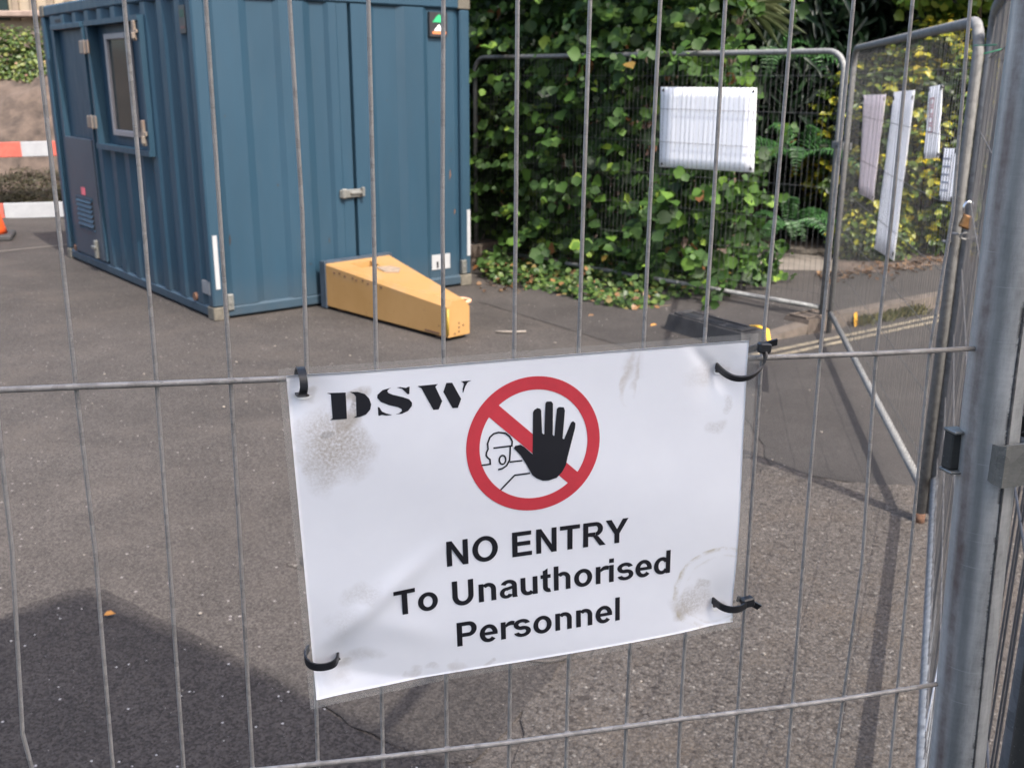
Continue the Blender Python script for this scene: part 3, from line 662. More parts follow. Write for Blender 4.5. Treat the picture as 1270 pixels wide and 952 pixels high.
w1 = [(-1.6,.001),(-.6,.0012),(-.29,.0006),(-.25,.0005),(-.168,-.0001),(-.1365,-.0002),(0,.0),(.1695,-.0002),(.25,-.0008),(.324,-.0002)]
for ln, r0 in ((w1,.00178),(w2,.00178)): m.tube([Q(-3.07,ln[0][1],.0030)]+[Q(a, c, .0030) for a, c in ln], r0, 10)
for y in (.258,-.516,-.774,-1.03,-1.29): m.tube([Q(-3.07+3.4*k/10, y+rr.uniform(-.002,.002), .003) for k in range(11)], .00178, 8)
for i in range(-8, 14):
    for ln in (w1, w2):
        x = (i-6)*.042; dv = sorted(DEV.get(i, [(0,0),(-.25,0)])); y = float(np.interp(x, [q_[0] for q_ in ln], [q_[1] for q_ in ln])); x += float(np.interp(y, [q_[0] for q_ in dv], [q_[1] for q_ in dv]))
        m.tube([Q(x-.0022,y-.0004,.0016), Q(x-.001,y,.0018), Q(x+.001,y,.0018), Q(x+.0022,y+.0004,.0016)], [.0009,.0019,.0019,.0009], 7)
m.obj('wire_mesh', M['wire'], gate)

# coupler clamp joining the two near tubes
cl = thing('fence_coupler', 'bent zinc coupler clamping the big near tube to the tube beside it', 'fence coupler', Q(.40,-.078), 'couplers joining fence tubes')
m = MB()
prof = [(.3335,.0215),(.3325,.0285),(.3350,.0325),(.3395,.0318),(.365,.0312),(.395,.0318),(.4235,.0315),(.432,.024)]
fr = []
for k, (x, nn_) in enumerate(prof): fr.append((x, nn_))
ys = [(-.0712,-.1035)]*len(prof)
yt = [-.0745,-.0735,-.0728,-.0722,-.0728,-.0735,-.074,-.075]; yb_ = [-.1005,-.1012,-.1022,-.1028,-.1020,-.1010,-.1005,-.1]
b = m.addv([Q(x+ .0, yt[i]+.006*(x-.330)*4+.0105, nn_) for i, (x, nn_) in enumerate(prof)] + [Q(x, yb_[i]+.006*(x-.330)*4+.0105, nn_) for i, (x, nn_) in enumerate(prof)])
b2 = m.addv([Q(x, yt[i]+.006*(x-.330)*4+.0105, nn_-.003) for i, (x, nn_) in enumerate(prof)] + [Q(x, yb_[i]+.006*(x-.330)*4+.0105, nn_-.003) for i, (x, nn_) in enumerate(prof)])
k_ = len(prof)
for i in range(k_-1):
    m.face((b+k_+i, b+k_+i+1, b+i+1, b+i), 0, False); m.face((b2+i, b2+i+1, b2+k_+i+1, b2+k_+i), 0, False)
    m.face((b+i, b+i+1, b2+i+1, b2+i)); m.face((b+k_+i+1, b+k_+i, b2+k_+i, b2+k_+i+1))
m.face((b, b2, b2+k_, b+k_)); m.face((b+k_-1, b+2*k_-1, b2+2*k_-1, b2+k_-1))
m.obj('front_plate', M['clip'], cl)
m = MB(); m.box(Q(.40,-.076,-.028), (.09,.004,.03), Matrix((u,nv,w)).transposed()); m.box(Q(.3225,-.0755,-.006), (.009,.010,.027), Matrix((u,nv,w)).transposed(), 0, .001); m.obj('plate_slot_shade', M['shade_dark'], cl)  # the small box is a dark stand-in for shade inside the slot
for yl in (-.0608,-.0902):
    m = MB(); m.box(Q(.3225,yl,-.004), (.0115,.014,.0022), Matrix((u,nv,w)).transposed(), 0, .0006); m.obj('lip', M['clip'], cl)
m = MB(); m.tube([Q(.386,-.0775,-.04),Q(.386,-.0775,.040)], .005, 10); m.tube([Q(.386,-.0775,.031),Q(.386,-.0775,.038)], .009, 6); m.obj('bolt', M['clip'], cl)
# sleeve over the edge-on panel's near post, its dark colour standing for shade
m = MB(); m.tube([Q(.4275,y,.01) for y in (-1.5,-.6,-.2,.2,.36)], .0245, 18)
tag(m.obj('shaded_fence_post', M['shade_dark'], None, Q(.4275,-1.5,.01)), 'dark steel post just right of the big near galvanised tube', 'post')

# coupler between the middle and right fence panels
pF = Np + Nd*3.42
cc = (Mp + pF)/2
cp = thing('fence_coupler', 'small coupler bridging the two far fence posts where the panels meet', 'fence coupler', cc+Z*1.33, 'couplers joining fence tubes')
m = MB(); dd = (pF-Mp); dd.z = 0; wid_ = dd.length; dd.normalize(); rot = Matrix((dd, V((-dd.y,dd.x,0)), Z)).transposed()
for s_ in (-1,1): m = MB(); m.box(cc+Z*1.33+V((-dd.y,dd.x,0))*.026*s_, (wid_+.05,.008,.05), rot, 0, .003); m.obj('plate', M['galv'], cp); m = MB(); m.tube([cc+Z*1.33+V((-dd.y,dd.x,0))*-.045, cc+Z*1.33+V((-dd.y,dd.x,0))*.045], .009, 8); m.obj('bolt', M['galv'], cp)

# stabilising feet
def foot(name, label, c, ang, size=(.62,.23,.13), mat='concrete_foot', slots=3):
    t = thing(name, label, 'fence foot', (c[0],c[1],c[2] if len(c) > 2 else 0)); rot = Matrix.Rotation(ang, 3, 'Z'); x, y, z = size; cz = V((c[0],c[1],(c[2] if len(c) > 2 else 0)))
    m = MB(); bt = [V((sx*x/2, sy*y/2, 0)) for sx, sy in ((-1,-1),(1,-1),(1,1),(-1,1))]; e_ = .03
    tp = [V((sx*(x/2-e_), sy*(y/2-e_*.8), z)) for sx, sy in ((-1,-1),(1,-1),(1,1),(-1,1))]
    m.prism([cz+rot@p for p in bt], [cz+rot@p for p in tp]); m.obj('block', M[mat], t)
    m = MB()
    for k in range(slots):
        xx = (k-(slots-1)/2)*x*.29
        m.box(cz+rot@V((xx,0,z+.002)), (x*.21,y*.26,.006), rot)
    m.obj('slot', M['black'], t)
    m = MB()
    for sx in (-1,1):
        m.box(cz+rot@V((sx*x*.40,0,z+.008)), (x*.06,y*.62,.016), rot, 0, .004)
    for sy in (-1,1): m.box(cz+rot@V((0,sy*y*.30,z+.006)), (x*.74,y*.07,.012), rot, 0, .004)
    m.obj('rib', M[mat], t)
    return t
bf = foot('rubber_fence_foot', 'loose black rubber fence foot lying on the asphalt near the kerb', (1.42,7.07,.0), math.atan2(-.68,.45), (.78,.25,.14), 'rubber')
m = MB(); m.ribbon([(1.64,6.98,.13),(1.68,6.90,.15),(1.735,6.83,.14),(1.745,6.80,.07),(1.74,6.79,.025)], V((.7,.5,0)), .035, .006); m.obj('yellow_strap', simple('yellow_strap',(.7,.38,.03),.6), bf)
foot('concrete_fence_foot', 'brown concrete fence foot beside the far right corner of the blue container', (Mp+Md*3.80)[:2], .9, (.5,.24,.2))
foot('kerbside_fence_foot', 'low brown fence foot under the posts by the kerb', (2.24,7.50,.0), .62, (.42,.26,.10), slots=0)

# padlock, chain and strings at the far posts
pk = Np+Nd*.0; pc = V((1.690,3.86,1.305))
pl_ = thing('padlock', 'rusty brass padlock with chrome shackle chained round the far posts', 'padlock', pc)
m = MB(); m.box(pc+V((0,-.012,-.045)), (.045,.024,.05), Matrix.Rotation(.35,3,'Y'), 0, .006); m.obj('body', M['brass'], pl_)
m = MB(); m.tube([pc+V((-.016,-.012,-.02)),pc+V((-.018,-.012,.01))]+[pc+V((.0-.017*math.cos(t),-.012,.012+.018*math.sin(t))) for t in np.linspace(.2,2.9,8)]+[pc+V((.018,-.012,-.01))], .005, 8); m.obj('shackle', M['chrome'], pl_)
ch = MB()
for k in range(7):
    ang = k*.9-2.6; c_ = V((1.712,3.925,1.21)) + V((.052*math.cos(ang), .050*math.sin(ang), -.006*k)); 
    rr_ = Matrix.Rotation(ang+math.pi/2,3,'Z') @ Matrix.Rotation(math.pi/2*(k % 2),3,'X')
    ch.tube([c_+rr_@V((.02*math.cos(t),.012*math.sin(t),0)) for t in np.linspace(0,2*math.pi,11)], .0045, 6, caps=False)
tag(ch.obj('chain', M['galv_dull'], None, (1.72,3.925,1.21)), 'short grey chain wrapped round the far posts below the padlock', 'chain')
m = MB()
m.tube([V((1.30,2.99,1.835)),V((1.40,2.98,1.86)),V((1.64,3.86,1.885)),V((1.72,3.83,1.882)),V((.70,1.36,1.79))], .0022, 6) 
tag(m.obj('twine', M['twine'], None, (1.64,3.86,1.88)), 'green twine strung across the top of the far fence posts', 'twine')
m = MB(); m.tube([V((1.752,3.86,1.30)),V((1.38,3.0,1.16)),V((.98,2.07,1.08)),V((.74,1.55,1.0)),V((.62,1.33,.83))], .0014, 5)
tag(m.obj('string', M['white_plastic'], None, (1.38,3.0,1.16)), 'thin pale string hanging down beside the edge-on fence panel', 'string')

# ------------------------------------------------------------------ notices on the far fences (seen from behind or side)
def flute_mat(name, col):
    k = NT(name); c = k.ramp(k.noise(5, 4, .6), [(.3, tuple(x*.94 for x in col)), (.7, col)])
    k.set(Base_Color=c, Roughness=.45); tr = k.add('ShaderNodeBsdfTranslucent'); k.l.new(c, tr.inputs[0])
    mx = k.add('ShaderNodeMixShader'); mx.inputs[0].default_value = .42
    k.l.new(k.b.outputs[0], mx.inputs[1]); k.l.new(tr.outputs[0], mx.inputs[2]); k.l.new(mx.outputs[0], k.out.inputs[0]); return k.m
M['flat_white'] = simple('flat_white_board', (.88,.88,.90), .5, 0, .02, 5)
M['flute'] = flute_mat('white_fluted_board', (.9,.9,.92))
def notice(name, label, corners, mat='flute', off=.012, nrm=None, bow=.0, eyelets=True):
    cs = [V(c) for c in corners]; nrm = nrm or (cs[1]-cs[0]).cross(cs[3]-cs[0]).normalized()
    ctr = sum(cs, V((0,0,0)))/4; t = thing(name, label, 'notice', cs[0], 'white notices on the far fences')
    m = MB(); nu, nv_ = 8, 8; b = len(m.v)
    for sgn in (0, 1):
        for j in range(nv_+1):
            for i in range(nu+1):
                s_, t_ = i/nu, j/nv_
                p = cs[0].lerp(cs[1], s_).lerp(cs[3].lerp(cs[2], s_), t_)
                m.v.append(tuple(p + nrm*(off + sgn*.003 + bow*math.sin(math.pi*s_)*(.4+t_) + bow*.3*math.sin(4*t_+1.5*s_))))
    N1 = (nu+1)*(nv_+1)
    for j in range(nv_):
        for i in range(nu):
            a = b+j*(nu+1)+i; m.face((a, a+1, a+nu+2, a+nu+1), 0, True); m.face((a+N1+nu+1, a+N1+nu+2, a+N1+1, a+N1), 0, True)
    per = [j*(nu+1) for j in range(nv_+1)] + [nv_*(nu+1)+i for i in range(1, nu+1)] + [j*(nu+1)+nu for j in range(nv_-1,-1,-1)] + [i for i in range(nu-1,0,-1)]
    for i in range(len(per)):
        a, c = b+per[i], b+per[(i+1) % len(per)]; m.face((a, c, c+N1, a+N1))
    m.obj('board', M[mat], t)
    if eyelets:
        for (s_, t_) in ((.03,.04),(.97,.04),(.03,.96),(.97,.96)):
            p = cs[0].lerp(cs[1], s_).lerp(cs[3].lerp(cs[2], s_), t_)+nrm*(off+bow*math.sin(math.pi*s_)*(.4+t_)+bow*.3*math.sin(4*t_+1.5*s_)); m = MB(); m.tube([p-nrm*.004, p+nrm*.008], .011, 8); m.obj('eyelet', M['grime'], t)
    return t, cs, nrm
def onM(x, z): return Mp + Md*x + Z*z
def onN(x, z): return Np + Nd*x + Z*z
notice('wide_notice', 'wide white board hung on the mesh panel in front of the leafy hedge', [onM(1.609,1.712),onM(.702,1.713),onM(.68,1.093),onM(1.59,1.081)], nrm=V((.723,.691,0)), off=.006, mat='flat_white')
nN = V((Nd.y, -Nd.x, 0))
M['pink_white'] = flute_mat('pinkish_board', (.85,.79,.81))
notice('hanging_notice', 'pinkish white notice nearest the corner posts, curling at its lower edge', [onN(2.881,1.679),onN(2.033,1.693),onN(2.074,1.099),onN(2.675,1.083)], 'pink_white', nrm=nN, off=.008, bow=.006)
notice('hanging_notice', 'tallest white notice, second along from the corner posts on the right-hand mesh', [onN(1.751,1.709),onN(1.19,1.722),onN(1.252,.893),onN(1.878,.858)], nrm=nN, off=.008, bow=.0)
t3, c3, n3 = notice('hanging_notice', 'small white notice with faded red print down its middle', [onN(.854,1.738),onN(.589,1.75),onN(.5,1.453),onN(.798,1.428)], nrm=nN, off=.008, bow=.0)
def on_notice(m, cs, nrm, s_, t_, ds, dt, off, mi=0):
    f = lambda a, c: cs[0].lerp(cs[1], a).lerp(cs[3].lerp(cs[2], a), c) + nrm*off
    bb = m.addv([f(s_-ds,t_-dt),f(s_+ds,t_-dt),f(s_+ds,t_+dt),f(s_-ds,t_+dt)]); m.face([bb,bb+1,bb+2,bb+3], mi)
m = MB()
for k in range(4):
    tc = .22+k*.125
    for (ss, tt, ds, dt) in ((.36,tc,.03,.045),(.64,tc,.03,.045),(.5,tc-.045,.17,.012),(.5,tc+.045,.17,.012)): on_notice(m, c3, n3, ss, tt, ds, dt, -.002)
m.obj('faded_print', M['faded_red'], t3)
t4, c4, n4 = notice('hanging_notice', 'small white notice with grey print beside the near post of the right-hand mesh', [onN(.414,1.498),onN(.186,1.511),onN(.157,1.308),onN(.389,1.289)], nrm=nN, off=.008, bow=.0)
m = MB()
for k in range(5): on_notice(m, c4, n4, .5+.04*(k % 2), .2+k*.15, .28, .02, -.002)
m.obj('faded_print', M['grey_print'], t4)

# ------------------------------------------------------------------ the NO ENTRY sign
SC_P = SC = [(-.1366,.0023),(.1522,.0129),(.156,-.1852),(-.1269,-.2048)]
TIES = [(7.5,10.7),(277,19.5),(14.7,188),(284,194)]
def bumpz(a, b):
    s, t = a/297, b/210
    z = .0022*math.sin(3.1*s+.4)*math.sin(2.2*t+.3) + .0008*math.sin(7*s+3*t) + .0006*math.sin(11*t-5*s)
    for (x, y) in TIES: z -= .0038*math.exp(-((a-x)**2+(b-y)**2)/(2*13**2))
    # creases near ties
    z += .0022*math.exp(-((a-40)*.6+(b-150)*.8)**2/(2*5**2))*math.exp(-((a-45)**2+(b-160)**2)/(2*35**2))
    z -= .0016*math.exp(-(((a-265)*.75-(b-12)*.66))**2/(2*3.0**2))*math.exp(-((a-268)**2+(b-14)**2)/(2*16**2))
    z += .005*max(0, (a-5)*-.25+(b-193)*.9)/15 if (b-193)*.9-(a-5)*.25 > 0 else 0     # lower left corner flicks forward
    z += .0009*math.exp(-((a-62)*.35-(b-172)*.9)**2/(2*6**2))*math.exp(-((a-58)**2)/(2*16**2))
    return z
def homog(src, dst):
    A_ = []
    for (x, y), (X, Y_) in zip(src, dst):
        A_ += [[x,y,1,0,0,0,-X*x,-X*y,-X], [0,0,0,x,y,1,-Y_*x,-Y_*y,-Y_]]
    return np.linalg.svd(np.array(A_))[2][-1].reshape(3,3)
HS = homog([(0,0),(297,0),(297,210),(0,210)], SC_P)
def SG(a, b, off=0.):
    v = HS @ np.array([a, b, 1.]); return Q(v[0]/v[2], v[1]/v[2], .0085+bumpz(a, b)+off)
sign = thing('warning_sign', 'laminated white NO ENTRY sign with red ring and black hand, tied to the near mesh', 'sign', SG(148,105))
def sheet_sg(a0, a1, b0, b1, na, nb, off, two=True, th=.0004):
    m = MB(); base = 0
    for k in range(2):
        for j in range(nb+1):
            for i in range(na+1): m.v.append(tuple(SG(a0+(a1-a0)*i/na, b0+(b1-b0)*j/nb, off-k*th)))
    N1 = (na+1)*(nb+1)
    for j in range(nb):
        for i in range(na):
            a = j*(na+1)+i; m.face((a+na+1, a+na+2, a+1, a), 0, True); m.face((a+N1, a+N1+1, a+N1+na+2, a+N1+na+1), 0, True)
    per = [j*(na+1) for j in range(nb+1)] + [nb*(na+1)+i for i in range(1, na+1)] + [j*(na+1)+na for j in range(nb-1,-1,-1)] + [i for i in range(na-1,0,-1)]
    for i in range(len(per)):
        a, c = per[i], per[(i+1) % len(per)]; m.face((a, c, c+N1, a+N1))
    return m
def paper_mat():
    k = NT('stained_paper'); 
    at = k.add('ShaderNodeAttribute', attribute_name='sg'); vec = at.outputs['Vector']
    wob = k.noise(.05, 2, .5, vec, col=True)
    wv = k.vec('ADD', vec, k.vec('SCALE', k.vec('SUBTRACT', wob, (.5,.5,.5)).outputs[0], (0,0,0)).outputs[0])
    wv.inputs[1].links[0].from_node.inputs['Scale'].default_value = 22
    P_ = wv.outputs[0]
    w2_ = k.vec('SCALE', k.vec('SUBTRACT', wob, (.5,.5,.5)).outputs[0], (0,0,0)); w2_.inputs['Scale'].default_value = 7
    P2 = k.vec('ADD', vec, w2_.outputs[0]).outputs[0]
    c = k.ramp(k.noise(.03, 4, .6, vec), [(.3, (.82,.815,.835)), (.7, (.85,.845,.86))])
    fine = k.ramp(k.noise(.55, 4, .7, vec), [(.34, .25), (.62, 1.)]); mid = k.ramp(k.noise(.16, 5, .7, vec), [(.30, .3), (.56, 1.)])
    def blob(c, x, y, rx, ry, col, s, hard=.35, tex=mid):
        v = k.vec('SUBTRACT', P_, (x,y,0)); v2 = k.vec('DIVIDE', v.outputs[0], (rx,ry,1000)); ln = k.vec('LENGTH', v2.outputs[0], (0,0,0)).outputs['Value']
        f = k.math('MULTIPLY', k.ramp(ln, [(max(0, .8-hard*.9), s*.85), (max(.1,1-hard*.6), s*.5), (1.08 if False else 1., 0.)]), tex); return k.mix(f, c, col)
    def ring(c, x, y, rx, ry, wd, col, s):
        v = k.vec('SUBTRACT', P2, (x,y,0)); v2 = k.vec('DIVIDE', v.outputs[0], (rx,ry,1000)); ln = k.vec('LENGTH', v2.outputs[0], (0,0,0)).outputs['Value']
        f = k.math('MULTIPLY', k.ramp(ln, [(1-wd*1.9, 0.), (1-wd*.5, s), (1.03-.03, 0.)]), k.ramp(k.noise(.075, 4, .7, vec), [(.42, .05), (.6, 1.)])); return k.mix(f, c, col)
    br = (.40,.335,.26); gy = (.47,.43,.39)
    c = blob(c, 24,44, 25,28, br, 1., .5, fine); c = blob(c, 32,30, 12,8, br, .8); c = blob(c, 37,14, 9,6, br, .75); c = blob(c, 18,37, 4,3, (.3,.28,.27), .7)
    c = blob(c, 36,20, 2.5,7, (.3,.26,.22), .9, .6, fine); c = blob(c, 14,62, 10,14, gy, .45, .6, fine)
    c = blob(c, 262,188, 19,14, gy, 1., .7, fine); c = blob(c, 254,194, 10,9, br, .7, .6); c = blob(c, 270,175, 8,5, gy, .7, .4, fine)
    c = ring(c, 283,180, 37,33, .07, (.45,.38,.25), .75); c = ring(c, 285,181, 31,27, .05, (.45,.39,.27), .35)
    c = blob(c, 211,18, 3.5,18, (.5,.42,.33), .6, .6); c = blob(c, 217,18, 2.,16, (.45,.38,.3), .5, .6); c = blob(c, 214,10, 9,12, gy, .3, .7)
    c = blob(c, 270,20, 18,12, gy, .5, .7, fine); c = blob(c, 278,56, 9,7, gy, .5, .4, fine); c = blob(c, 286,40, 5,7, gy, .5, .5, fine)
    c = blob(c, 33,143, 16,9, gy, .5, .6, fine); c = blob(c, 20,160, 9,14, gy, .35, .7, fine); c = blob(c, 30,186, 16,7, gy, .45, .6); c = blob(c, 15,198, 10,6, gy, .4, .6)
    c = blob(c, 62,205, 7,3.5, gy, .5, .4); c = blob(c, 75,204, 6,3.5, gy, .5, .4); c = blob(c, 92,205, 7,4, br, .35, .4); c = blob(c, 113,206, 4,2.5, gy, .5, .4)
    for (x, y) in TIES: c = blob(c, x+3, y+2, 7,4, (.42,.38,.33), .6, .6)
    k.set(Base_Color=c, Roughness=.33); k.b.inputs['Specular IOR Level'].default_value = .4
    k.bump(k.noise(.02, 2, .5, vec), .10, .004)
    return k.m
pm = sheet_sg(0, 297, 0, 210, 150, 106, 0.)
po = pm.obj('paper', paper_mat(), sign)
at = po.data.attributes.new('sg', 'FLOAT_VECTOR', 'POINT')
buf = []
for k in range(2):
    for j in range(107):
        for i in range(151): buf += [297*i/150, 210*j/106, 0.]
at.data.foreach_set('vector', buf)
# clear laminate: rim round the paper
def lam_mat():
    k = NT('clear_laminate'); k.set(Base_Color=(.8,.78,.74), Roughness=.15)
    tr = k.add('ShaderNodeBsdfTransparent'); tr.inputs[0].default_value = (.93,.92,.9,1); mx = k.add('ShaderNodeMixShader'); mx.inputs[0].default_value = .86
    k.l.new(k.b.outputs[0], mx.inputs[1]); k.l.new(tr.outputs[0], mx.inputs[2]); k.l.new(mx.outputs[0], k.out.inputs[0]); return k.m
m = MB(); N_ = 40
e1 = lambda s: [(s*297,0) if 0 <= s <= 1 else None][0]
inner = [(297*i/N_, 0) for i in range(N_)] + [(297, 210*i/N_) for i in range(N_)] + [(297-297*i/N_, 210) for i in range(N_)] + [(0, 210-210*i/N_) for i in range(N_)]
def outer_pt(a, b):
    l, r, t_, bo = 4.2, 7.0, 4.5, 5.0
    return (a-l if a == 0 else a+r if a == 297 else a, b-t_ if b == 0 else b+bo if b == 210 else b)
out = []
for (a, b) in inner:
    out.append(outer_pt(a, b))
bi = m.addv([SG(a, b, -.0002) for a, b in inner]); bo = m.addv([SG(a, b, -.0004) for a, b in out]); n = len(inner)
for i in range(n): j = (i+1) % n; m.face((bi+i, bo+i, bo+j, bi+j), 0, True)
rim = MB(); rim.tube([SG(a, b, -.0004) for a, b in out]+[SG(*out[0], -.0004)], .00022, 5)
m.obj('laminate_rim', lam_mat(), sign)
# print
def strokes_to(m, polys, off):
    for pl in polys:
        import bmesh
        bm = bmesh.new(); vs = [bm.verts.new((x, y, 0)) for x, y in pl]; f = bm.faces.new(vs); bm.normal_update(); r2 = bmesh.ops.triangulate(bm, faces=[f], ngon_method='EAR_CLIP'); bm.normal_update()
        bm.verts.index_update(); b = m.addv([SG(v.co.x, v.co.y, off) for v in bm.verts])
        for f in bm.faces:
            idx = [b+v.index for v in f.verts]; 
            m.face(idx if f.normal.z < 0 else idx[::-1])
        bm.free()
def quadstrip(m, inn, outr, off):
    for i in range(len(inn)-1):
        b = m.addv([SG(*inn[i], off), SG(*inn[i+1], off), SG(*outr[i+1], off), SG(*outr[i], off)]); m.face((b, b+1, b+2, b+3))
ring_c, r_out, r_in = (147.4,56.4), 44.4, 35.9
m = MB()
ta = np.linspace(0, 2*math.pi, 97)
quadstrip(m, [(ring_c[0]+r_in*math.cos(t), ring_c[1]+r_in*math.sin(t)) for t in ta], [(ring_c[0]+r_out*math.cos(t), ring_c[1]+r_out*math.sin(t)) for t in ta], .00022)
b0_, b1_ = V((119.6,29.9)), V((175.2,83.6)); bd = (b1_-b0_).normalized(); bn = V((-bd.y, bd.x)); hw = 4.75
for i in range(16):
    p, q_ = b0_.lerp(b1_, i/16), b0_.lerp(b1_, (i+1)/16)
    quadstrip(m, [tuple(p-bn*hw), tuple(q_-bn*hw)], [tuple(p+bn*hw), tuple(q_+bn*hw)], .000215)
m.obj('red_ring', M['red_ink'], sign)
hand = [(133.7,57.1),(134.7,55.6),(138.1,55.3),(140.7,57.1),(146.0,62.6),(147.0,35.1),(147.8,33.6),(149.9,32.6),(151.7,33.2),(152.4,34.6),(152.6,49.1),(153.4,50.1),(154.1,50.0),(155.3,30.2),(156.1,29.0),(159.2,29.2),(160.3,30.7),(159.7,50.9),(160.2,51.9),(160.9,51.8),(162.8,34.5),(163.6,33.6),(164.9,33.4),(167.5,33.9),(168.2,36.1),(166.3,54.3),(167.3,54.9),(172.0,44.8),(172.8,43.9),(173.8,43.7),(175.2,45.1),(174.9,48.3),(169.4,67.4),(168.2,72.5),(165.7,76.6),(161.9,80.2),(156.6,81.4),(152.5,81.1),(148.2,78.9),(145.5,76.4),(141.5,68.5),(138.0,62.3)]
m = MB(); strokes_to(m, [hand], .0004); m.obj('hand_print', M['black_ink'], sign)
LN = [[(117.0,55.8),(115.9,57.8),(115.6,59.8),(116.4,61.2),(118.0,62.7),(118.1,65.8),(112.4,65.9)],[(117.0,56.1),(116.8,52.2),(118.4,48.2),(121.0,46.2),(124.1,45.7),(128.6,46.7),(131.1,49.0),(132.8,52.3),(132.5,55.4),(120.4,55.5)],[(131.4,55.8),(131.2,60),(130.7,64.6),(128.6,68.1),(126.0,69.6),(123.1,70.1)],[(130.7,65.9),(139.0,65.9)],[(124.3,84.0),(133.9,75.1),(144.0,75.0)],[(126.1+2.1*math.cos(t),63.9+2.9*math.sin(t)) for t in np.linspace(0,2*math.pi,21)]]
def polystroke(m, pts, wd, off):
    pts = [V(p) for p in pts]; n = len(pts); L1, L2 = [], []
    closed = (pts[0]-pts[-1]).length < 1e-3
    for i in range(n):
        a = pts[i-1] if i > 0 else (pts[-2] if closed else None); c = pts[i+1] if i < n-1 else (pts[1] if closed else None)
        t = V((0,0))
        if a is not None: t += (pts[i]-a).normalized()
        if c is not None: t += (c-pts[i]).normalized()
        t.normalize(); nn = V((-t.y, t.x)); sc_ = 1.
        if a is not None and c is not None: sc_ = 1/max(.5, abs(nn.dot(V((-(c-pts[i]).normalized().y, (c-pts[i]).normalized().x)))))
        L1.append(tuple(pts[i]+nn*wd/2*sc_)); L2.append(tuple(pts[i]-nn*wd/2*sc_))
    quadstrip(m, L1, L2, off)
m = MB()
for l in LN: polystroke(m, l, 1.05, .0003)
m.obj('face_print', M['black_ink'], sign)
# logo
LOGO = [[(22.0,11.7),(32.7,11.9),(32.2,27.7),(22.5,27.7),(24.0,26.7),(24.2,12.7)],[(34.9,11.7),(39.6,12.0),(43.6,13.6),(46.0,16.6),(46.9,20.2),(46.1,23.3),(43.5,26.0),(39.7,27.2),(35.9,27.4),(37.9,26.4),(38.4,14.7),(37.3,13.1)],
 [(59.4,11.1),(54.1,12.2),(51.0,14.7),(50.7,16.6),(52.6,19.2),(57.3,21.6),(62.5,23.3),(64.7,24.7),(64.8,25.9),(63.1,27.1),(60.8,27.6),(64.6,27.7),(68.5,26.2),(71.0,23.3),(71.1,21.3),(69.6,19.2),(65.9,17.5),(59.9,15.5),(57.4,14.1),(56.9,12.9),(57.9,11.8)],[(62.5,11.4),(65.5,12.1),(68.7,15.9),(69.8,16.0),(70.3,11.5),(69.4,11.5),(68.1,12.1),(64.7,11.2)],[(50.6,22.1),(51.6,22.5),(52.9,25.1),(55.5,26.6),(58.9,27.7),(55.4,27.9),(52.8,27.1),(51.7,27.5),(50.7,27.5)],
 [(75.0,11.6),(87.4,11.4),(86.4,12.3),(85.8,13.0),(89.5,22.2),(87.1,27.2),(83.8,27.1),(77.3,13.1)],[(92.6,11.2),(96.2,11.4),(101.3,22.0),(99.0,27.3),(95.7,27.2),(90.5,16.6)],[(101.5,11.0),(108.2,11.0),(105.8,12.0),(104.1,14.6),(102.8,18.1),(102.4,18.1),(102.5,15.7),(103.5,13.0),(103.0,12.0)]]
m = MB(); strokes_to(m, LOGO, .00026); m.obj('logo_print', M['black_ink'], sign)
